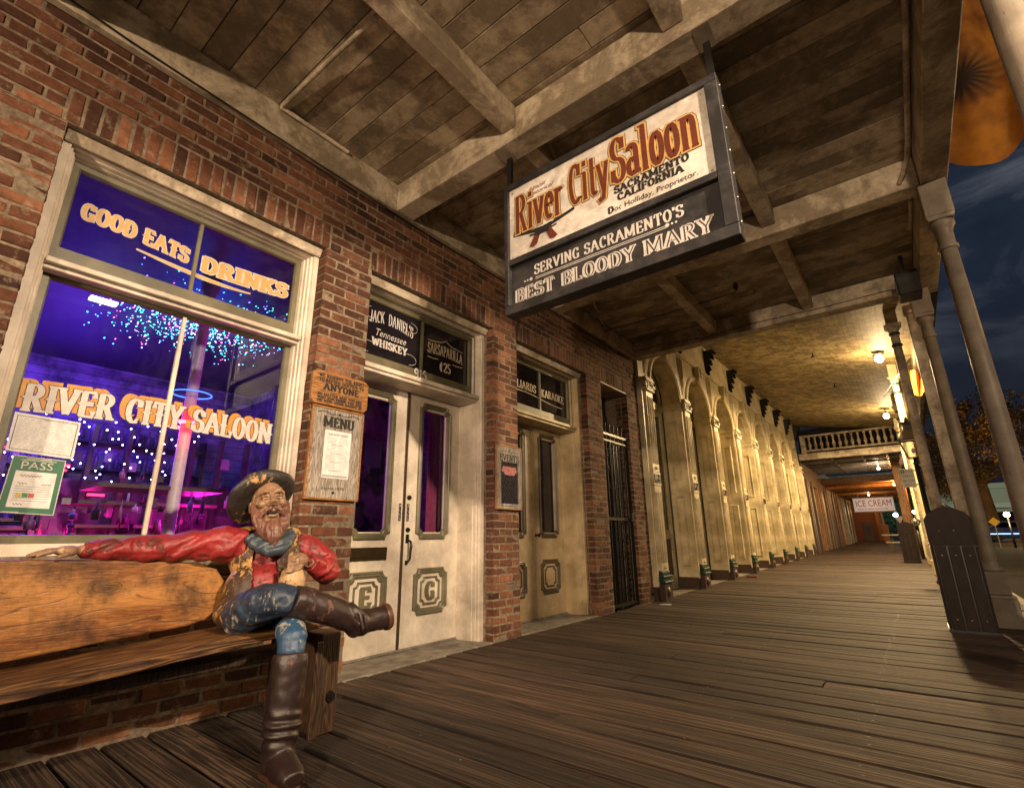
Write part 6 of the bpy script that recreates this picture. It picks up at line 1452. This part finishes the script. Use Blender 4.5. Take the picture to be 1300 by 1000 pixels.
def small_lamp(x, y, z, r, label):
    t = thing('low_lamp', (x, y, z), label, 'lamp'); m = MB(); m.lathe([(r*1.1, r*.55), (r*.95, r*.75), (r*.35, r*1.25), (r*.3, r*1.3)], (x, y, z), 8); m.build('roof', M['steel'], t)
    m = MB(); m.lathe([(r*.55, -r*.5), (r*1.05, r*.53)], (x, y, z), 8); m.build('shade', glass('low_lamp_glass', (.9, .88, .85), 2, .2, .4), t)
    MB().lathe([(.05, 0), (.05, z-r*.55)], (x, y, 0), 10).build('post', M['black'], t)
small_lamp(3.80, 11.6, 1.30, .13, 'squat grey lantern head showing just above the large trash can')
small_lamp(3.42, 21.5, 1.28, .14, 'tiny lantern head above the distant trash can')
def parking_sign():
    x0, x1, z0, z1, y = 3.335, 3.545, 1.815, 2.172, 12.3
    s = thing('parking_sign', (3.44, y, 2.0), 'beige two hour parking sign with green lettering on the lantern post', 'sign')
    MB().box(x0, x1, y, y+.006, z0, z1).build('plate', flat('parking_sign_face', (.50, .46, .36), .4), s, bevel=.002)
    MB().box(x1-.01, 3.60, y+.03, y+.05, z1-.05, z1-.03).build('bracket', M['black'], s)
    MB().box(x1-.01, 3.60, y+.03, y+.05, z0+.04, z0+.06).build('bracket', M['black'], s)
    MB().box(x0+.008, x0+.068, y-.002, y-.0005, z1-.095, z1-.012).build('green_square', M['pgreen'], s)
    t = MB(); plain_text(t, '2', (x0+.022, y-.004, z1-.082), XP, ZP, -YP, .032, .055); t.build('numeral', M['wletter'], s)
    t = MB(); plain_text(t, 'HOUR', (x0+.078, y-.003, z1-.075), XP, ZP, -YP, .12, .045); plain_text(t, 'PARKING', (x0+.015, y-.003, z1-.165), XP, ZP, -YP, .18, .05); plain_text(t, '9AM TO 10PM', (x0+.02, y-.003, z0+.10), XP, ZP, -YP, .17, .05); plain_text(t, 'EVERYDAY', (x0+.04, y-.003, z0+.03), XP, ZP, -YP, .13, .025); t.build('lettering', flat('green_sign_print', (.03, .10, .06), .5), s)
parking_sign()
# ================================================================== SMALL THINGS
def extras():
    b = thing('speaker_box', (3.85, 7.0, 3.75), 'dark box fixture hanging in the corner of the canopy by the second beam', 'speaker')
    MB().box(3.72, 3.94, 7.0, 7.3, 3.66, 3.95).build('housing', M['black'], b, bevel=.01); MB().box(3.74, 3.86, 6.97, 6.998, 3.66, 3.80).build('front_grille', M['iron'], b); MB().box(3.80, 3.84, 7.1, 7.16, 3.951, 4.20).build('bracket', M['black'], b)
    # orange flags on the street side
    def flag(nm, x, y, z, w, h, lab, burst):
        f = thing(nm, (x, y, z), lab, 'flag', 'orange flags hanging on the street side')
        t = NT('orange_flag_cloth'); uv = t.mapping((1, 1, 1)); n = t.noise(3, 4, .6); c = t.ramp(n, [(.35, (.16, .05, .004)), (.65, (.42, .17, .012))])
        if burst:
            sp = t.node('SeparateXYZ'); t.link(t.tc.outputs['Object'], sp.inputs[0])
            dy = t.math('SUBTRACT', sp.outputs['X'], burst[0]); dz = t.math('SUBTRACT', sp.outputs['Z'], burst[1])
            r = t.math('SQRT', t.math('ADD', t.math('MULTIPLY', dy, dy), t.math('MULTIPLY', dz, dz)))
            an = t.math('ARCTAN2', dz, dy); k = t.math('MULTIPLY', t.math('SINE', t.math('MULTIPLY', an, 19.0)), .035)
            e = t.math('ADD', r, k); c = t.mix(t.ramp(e, [(.10, .95), (.30, 0.0)]), c, (.015, .008, .004))
        m = t.fin(c, .8); t.b.inputs['Transmission Weight'].default_value = 0
        tr = t.node('BsdfTranslucent'); t.link(c, tr.inputs[0]); mx = t.node('MixShader'); mx.inputs[0].default_value = .5; t.link(t.b.outputs[0], mx.inputs[1]); t.link(tr.outputs[0], mx.inputs[2]); t.link(mx.outputs[0], t.out.inputs['Surface'])
        mb = MB(); L = []
        for j in range(13):
            v = j/12; row = []
            for i in range(17):
                u = i/16; zz = z-h*v*(1+.10*math.sin(u*5))-.10*u; row.append((x+w*u*(1-.06*v), y+.10*math.sin(u*11+v*2.5)*(.3+u)+.12*v*math.sin(u*5+1), zz))
            L.append(row)
        mb.rings(L, closed=False, sm=True); mb.build('cloth', m, f)
        MB().tube([(x-.55, y-.02, z-.55), (x-.1, y-.02, z+.02), (x+.1, y-.02, z+.25)], .016, 8).build('pole', M['iron'], f)
    flag('orange_flag', 4.17, 5.0, 5.62, .78, 1.60, 'big orange flag with a dark sunburst at the top right corner', (.20, -.95))
    flag('orange_flag', 3.90, 14.0, 4.55, .26, .55, 'small orange flag glowing behind the arcade columns', None)
    lamp('flag_fill_light', (5.4, 6.4, 3.6), 18, (1, .5, .14), .04); lamp('flag_fill_light', (4.8, 13.2, 3.6), 22, (1, .55, .16), .2)  # unseen lamps added to light the two flags
    # picnic bench far away
    p = thing('picnic_bench', (2.8, 27, fz(27)), 'low picnic bench at the far end of the walk left of the distant trash can', 'bench')
    z = fz(26)
    MB().box(2.35, 3.2, 25.8, 26.1, z+.38, z+.43).build('seat', M['greywood'], p); MB().box(2.2, 3.4, 27.1, 27.9, z+.66, z+.72).build('table_top', M['greywood'], p)
    for x in (2.45, 3.05): MB().box(x, x+.12, 25.85, 26.05, z, z+.379).build('leg', M['benchleg'], p); MB().box(x, x+.10, 27.4, 27.5, z, z+.659).build('leg', M['benchleg'], p)
    tag(MB().box(3.0, 3.35, 43.6, 44, fz(43), 1.6).build('orange_newspaper_box', flat('orange_box_paint', (.5, .15, .03), .4)), 'orange box at the foot of the brick end building', 'box')['category'] = 'box'
    o = bpy.data.objects['orange_newspaper_box']; o.location.x -= 1.42
    bk = thing('loose_brick_block', (.35, 13.0, fz(13)), 'flat broken brick lying on the boards beside the third arcade pier', 'brick')
    MB().box(.20, .42, 12.55, 12.68, fz(12.6)+.002, fz(12.6)+.045).build('brick', M['brick'], bk, bevel=.005)
    w = thing('white_litter', (.30, 7.55, 0), 'crumpled white scrap at the foot of the first arcade pier', 'litter'); MB().prism([(.22, 7.50), (.34, 7.52), (.36, 7.60), (.30, 7.57)], (0, 0, .003), XP, YP, ZP, .012).build('scrap', M['paper'], w)
extras()
# ================================================================== ACROSS THE STREET
def tree(x, y, H, R, label, seed, tz=2.6, g0=-.34, k=1.0):
    rr = random.Random(seed); t = thing('street_tree', (x, y, g0), label, 'tree', 'street trees across the road')
    bark = wood('tree_bark', (.05, .03, .02), (.14, .09, .055), (.24, .17, .11), 'z', .5, .9, False, .9, .1)
    m = MB(); m.tube([(x, y, g0-.1), (x+.02, y, g0+.5), (x-.05, y, g0+(tz-g0)*.5), (x-.1, y+.1, tz)], [.34*k, .27*k, .23*k, .19*k], 12)
    for i in range(6):
        a = rr.uniform(0, 6.3); e = Vector((x+R*.6*math.cos(a), y+R*.6*math.sin(a), tz+rr.uniform(.8, 2.2)*k)); b = Vector((x-.1, y+.1, tz-.15)); m.tube([b, (b+e)/2+ZP*.1, e], [.10*k, .06*k, .02*k], 7)
    m.build('trunk', bark, t)
    lf = NT('autumn_leaves'); oi = lf.node('NewGeometry'); c = lf.ramp(oi.outputs['Random Per Island'], [(0, (.05, .035, .012)), (.5, (.12, .075, .018)), (1, (.20, .11, .02))]); lm = lf.fin(c, .7)
    cl = []
    for i in range(46):
        th = rr.uniform(0, 6.3); ph = math.acos(rr.uniform(-.55, 1)); q = rr.uniform(.35, 1); cl.append((Vector((x+R*q*math.sin(ph)*math.cos(th), y+R*q*math.sin(ph)*math.sin(th), tz+H*.33+H*.36*q*math.cos(ph))), rr.uniform(.35, .75)*k))
    V = []; Fs = []
    K = k
    for q in range(11000):
        c0, r = cl[q % 46]; d = Vector((rr.gauss(0, 1), rr.gauss(0, 1), rr.gauss(0, .8))); p = c0+d.normalized()*r*rr.random()**.4
        a = Vector((rr.uniform(-1, 1), rr.uniform(-1, 1), rr.uniform(-1, 1))).normalized()*.06*K; b = a.cross(Vector((rr.uniform(-1, 1), rr.uniform(-1, 1), rr.uniform(-1, 1)))).normalized()*.036*K
        n = len(V); V += [p-a, p+b, p+a, p-b]; Fs.append((n, n+1, n+2, n+3))
    mb = MB(); mb.v = [tuple(v) for v in V]; mb.f = Fs; mb.m = [0]*len(Fs); mb.s = [False]*len(Fs); o = mb.build('crown', lm, t, normals=False)
tree(8.75, 60, 11, 6.2, 'orange lit street tree with a pale trunk between the two nearest columns', 1, 5.2, .56, 2.0)
tree(11.5, 36.0, 9.5, 3.6, 'taller dark street tree at the far right edge behind the columns', 2, 3.0)
tree(6.2, 44.0, 6.0, 2.4, 'dim street tree farther off, seen behind the second column', 3)
def far_street():
    b = thing('distant_building', (14, 92, 0), 'long pale building across the street behind the trees', 'building'); wl = flat('pale_stucco', (.30, .27, .22), .9)
    MB().box(4.5, 60, 92, 100, -.3, 6.6).build('wall', wl, b)
    for i in range(14): MB().box(5.2+i*3.4, 7.9+i*3.4, 91.94, 91.99, 1.2, 3.6).build('window', M['bglass'], b)
    MB().box(4.3, 60.2, 91.6, 92.0, 4.1, 4.7).build('ledge', flat('pale_ledge', (.4, .36, .28), .8), b)
    MB().box(4.3, 60.2, 91.5, 92.0, 6.61, 7.3).build('parapet', wl, b)
    dkb = thing('dark_warehouse', (6.5, 85, 0), 'dark low building beyond the columns on the right', 'building'); MB().box(-8, 4.2, 88, 95, -.3, 9).build('wall', flat('dark_render', (.05, .05, .06), .9), dkb)
    MB().box(-8, 4.3, 87.9, 95, 9.01, 9.3).build('roof', M['columnp'], dkb)
    # car
    c = thing('parked_car', (9.0, 50.8, .36), 'small blue and white car with its lamps lit far down the street', 'car')
    cb = flat('blue_car_paint', (.06, .12, .30), .2); x, y = 7.0, 50; zo = .36
    m = MB(); m.prism([(0, .25), (4.2, .25), (4.25, .7), (3.9, .85), (3.2, .92), (2.7, 1.35), (1.2, 1.38), (.6, .95), (.05, .85)], (x, y, zo), XP, ZP, YP, 1.7); m.build('body', cb, c, bevel=.06, seg=2)
    m = MB(); m.prism([(.85, .96), (2.95, .96), (2.62, 1.28), (1.28, 1.30)], (x, y-.004, zo), XP, ZP, YP, 1.71); m.build('window', M['bglass'], c)
    for wx in (.85, 3.35):
        for wy in (y-.01, y+1.55): MB().tube([(x+wx, wy, zo+.32), (x+wx, wy+.18, zo+.32)], .32, 18).build('wheel', M['black'], c)
    for wy in (y+.02, y+1.55): MB().box(x-.01, x+.02, wy, wy+.2, zo+.62, zo+.76).build('headlight', emis('car_lamp_glow', (.6, .75, 1), 20), c)
    MB().box(x+.3, x+3.9, y-.03, y-.006, zo+.5, zo+.56).build('car_light_streak', emis('car_streak_glow', (.35, .55, 1), 3), c)  # glowing strip stands in for the streak of the car's lights
    s = thing('warning_sign', (6.85, 38, .1), 'yellow diamond road sign beside the tree trunk', 'sign'); zc = 1.54; r = .24
    MB().prism([(-r, 0), (0, -r), (r, 0), (0, r)], (6.82, 38, zc), XP, ZP, YP, .02).build('plate', emis('sign_yellow_glow', (.75, .38, .02), .35), s); MB().box(6.80, 6.84, 38.03, 38.06, .0, 1.5).build('post', M['steel'], s)  # plate glows faintly in place of lamp light thrown back
    def slamp(x, y, z, col, e, g, lab, h=.14):
        t = thing('street_light', (x, y, -.34), lab, 'street lamp', 'lit street lights in the distance'); MB().ell((x, y, z), (h, h, h), n=12).build('globe', emis('street_light_glow', col, g), t); MB().lathe([(.06, -.34), (.04, z-h)], (x, y, 0), 8).build('post', M['black'], t)
        if e: lamp('street_light_glow_lamp', (x, y-.4, z-.05), e, col, .15)
    slamp(7.6, 40, 1.95, (1, .72, .36), 200, 40, 'bright warm street light low beside the yellow sign')
    slamp(10.6, 52, 3.6, (1, .52, .14), 2000, 8, 'orange street light under the tree crown', .12)
    slamp(-.1+1.9, 78, 3.2, (.7, .85, 1), 0, 34, 'cold white street light at the far end of the walk', .24)
    slamp(3.6, 60, 2.9, (1, .8, .5), 0, 40, 'warm street light at the far end beside the last column', .16); slamp(3.0, 70, 3.1, (1, .75, .3), 0, 40, 'yellow street light at the far end', .18); slamp(2.9, 66, 2.2, (1, .8, .5), 0, 30, 'low warm street light at the far end', .14)
    MB().add([(-4, 50, -.12), (4.5, 50, -.12), (4.5, 87, -.12), (-4, 87, -.12)], [(0, 1, 2, 3)]).build('cross_street', flat('lit_asphalt', (.12, .14, .14), .6))['kind'] = 'structure'
    lamp('plaza_light', (12, 80, 7), 2500, (.8, 1, .75), .3); lamp('cross_street_light', (1.5, 66, 6), 900, (.7, .95, 1), .3)
    hd = NT('hedge_leaves'); n = hd.noise(3, 6, .7); hm = hd.fin(hd.ramp(n, [(.3, (.008, .02, .006)), (.7, (.03, .06, .015))]), .9)
    rr = random.Random(2); mb = MB()
    for k in range(4500):
        p = Vector((rr.uniform(-3, 4.4), rr.uniform(80, 84), rr.uniform(.8, 7))); a = Vector((rr.uniform(-1, 1), 0, rr.uniform(-1, 1))).normalized()*.3; bb = Vector((a.z, .1, -a.x))*.7; mb.add([p-a, p+bb, p+a, p-bb], [(0, 1, 2, 3)])
    tr = thing('far_trees', (0, 82, 0), 'dark green trees closing the far end of the street', 'trees'); mb.build('crown', hm, tr, normals=False); MB().lathe([(.25, -.3), (.2, 3)], (.5, 82, 0), 8).build('trunk', M['brown'], tr); 
    st = thing('road_sign', (1.95, 62, 0), 'small triangular road sign at the far end of the walk', 'sign'); MB().prism([(-.4, .35), (.4, .35), (0, -.35)], (2.35, 62, 2.25), XP, ZP, YP, .02).build('plate', M['paper'], st); MB().box(2.33, 2.37, 62.03, 62.06, -.3, 2.2).build('post', M['steel'], st)
far_street()
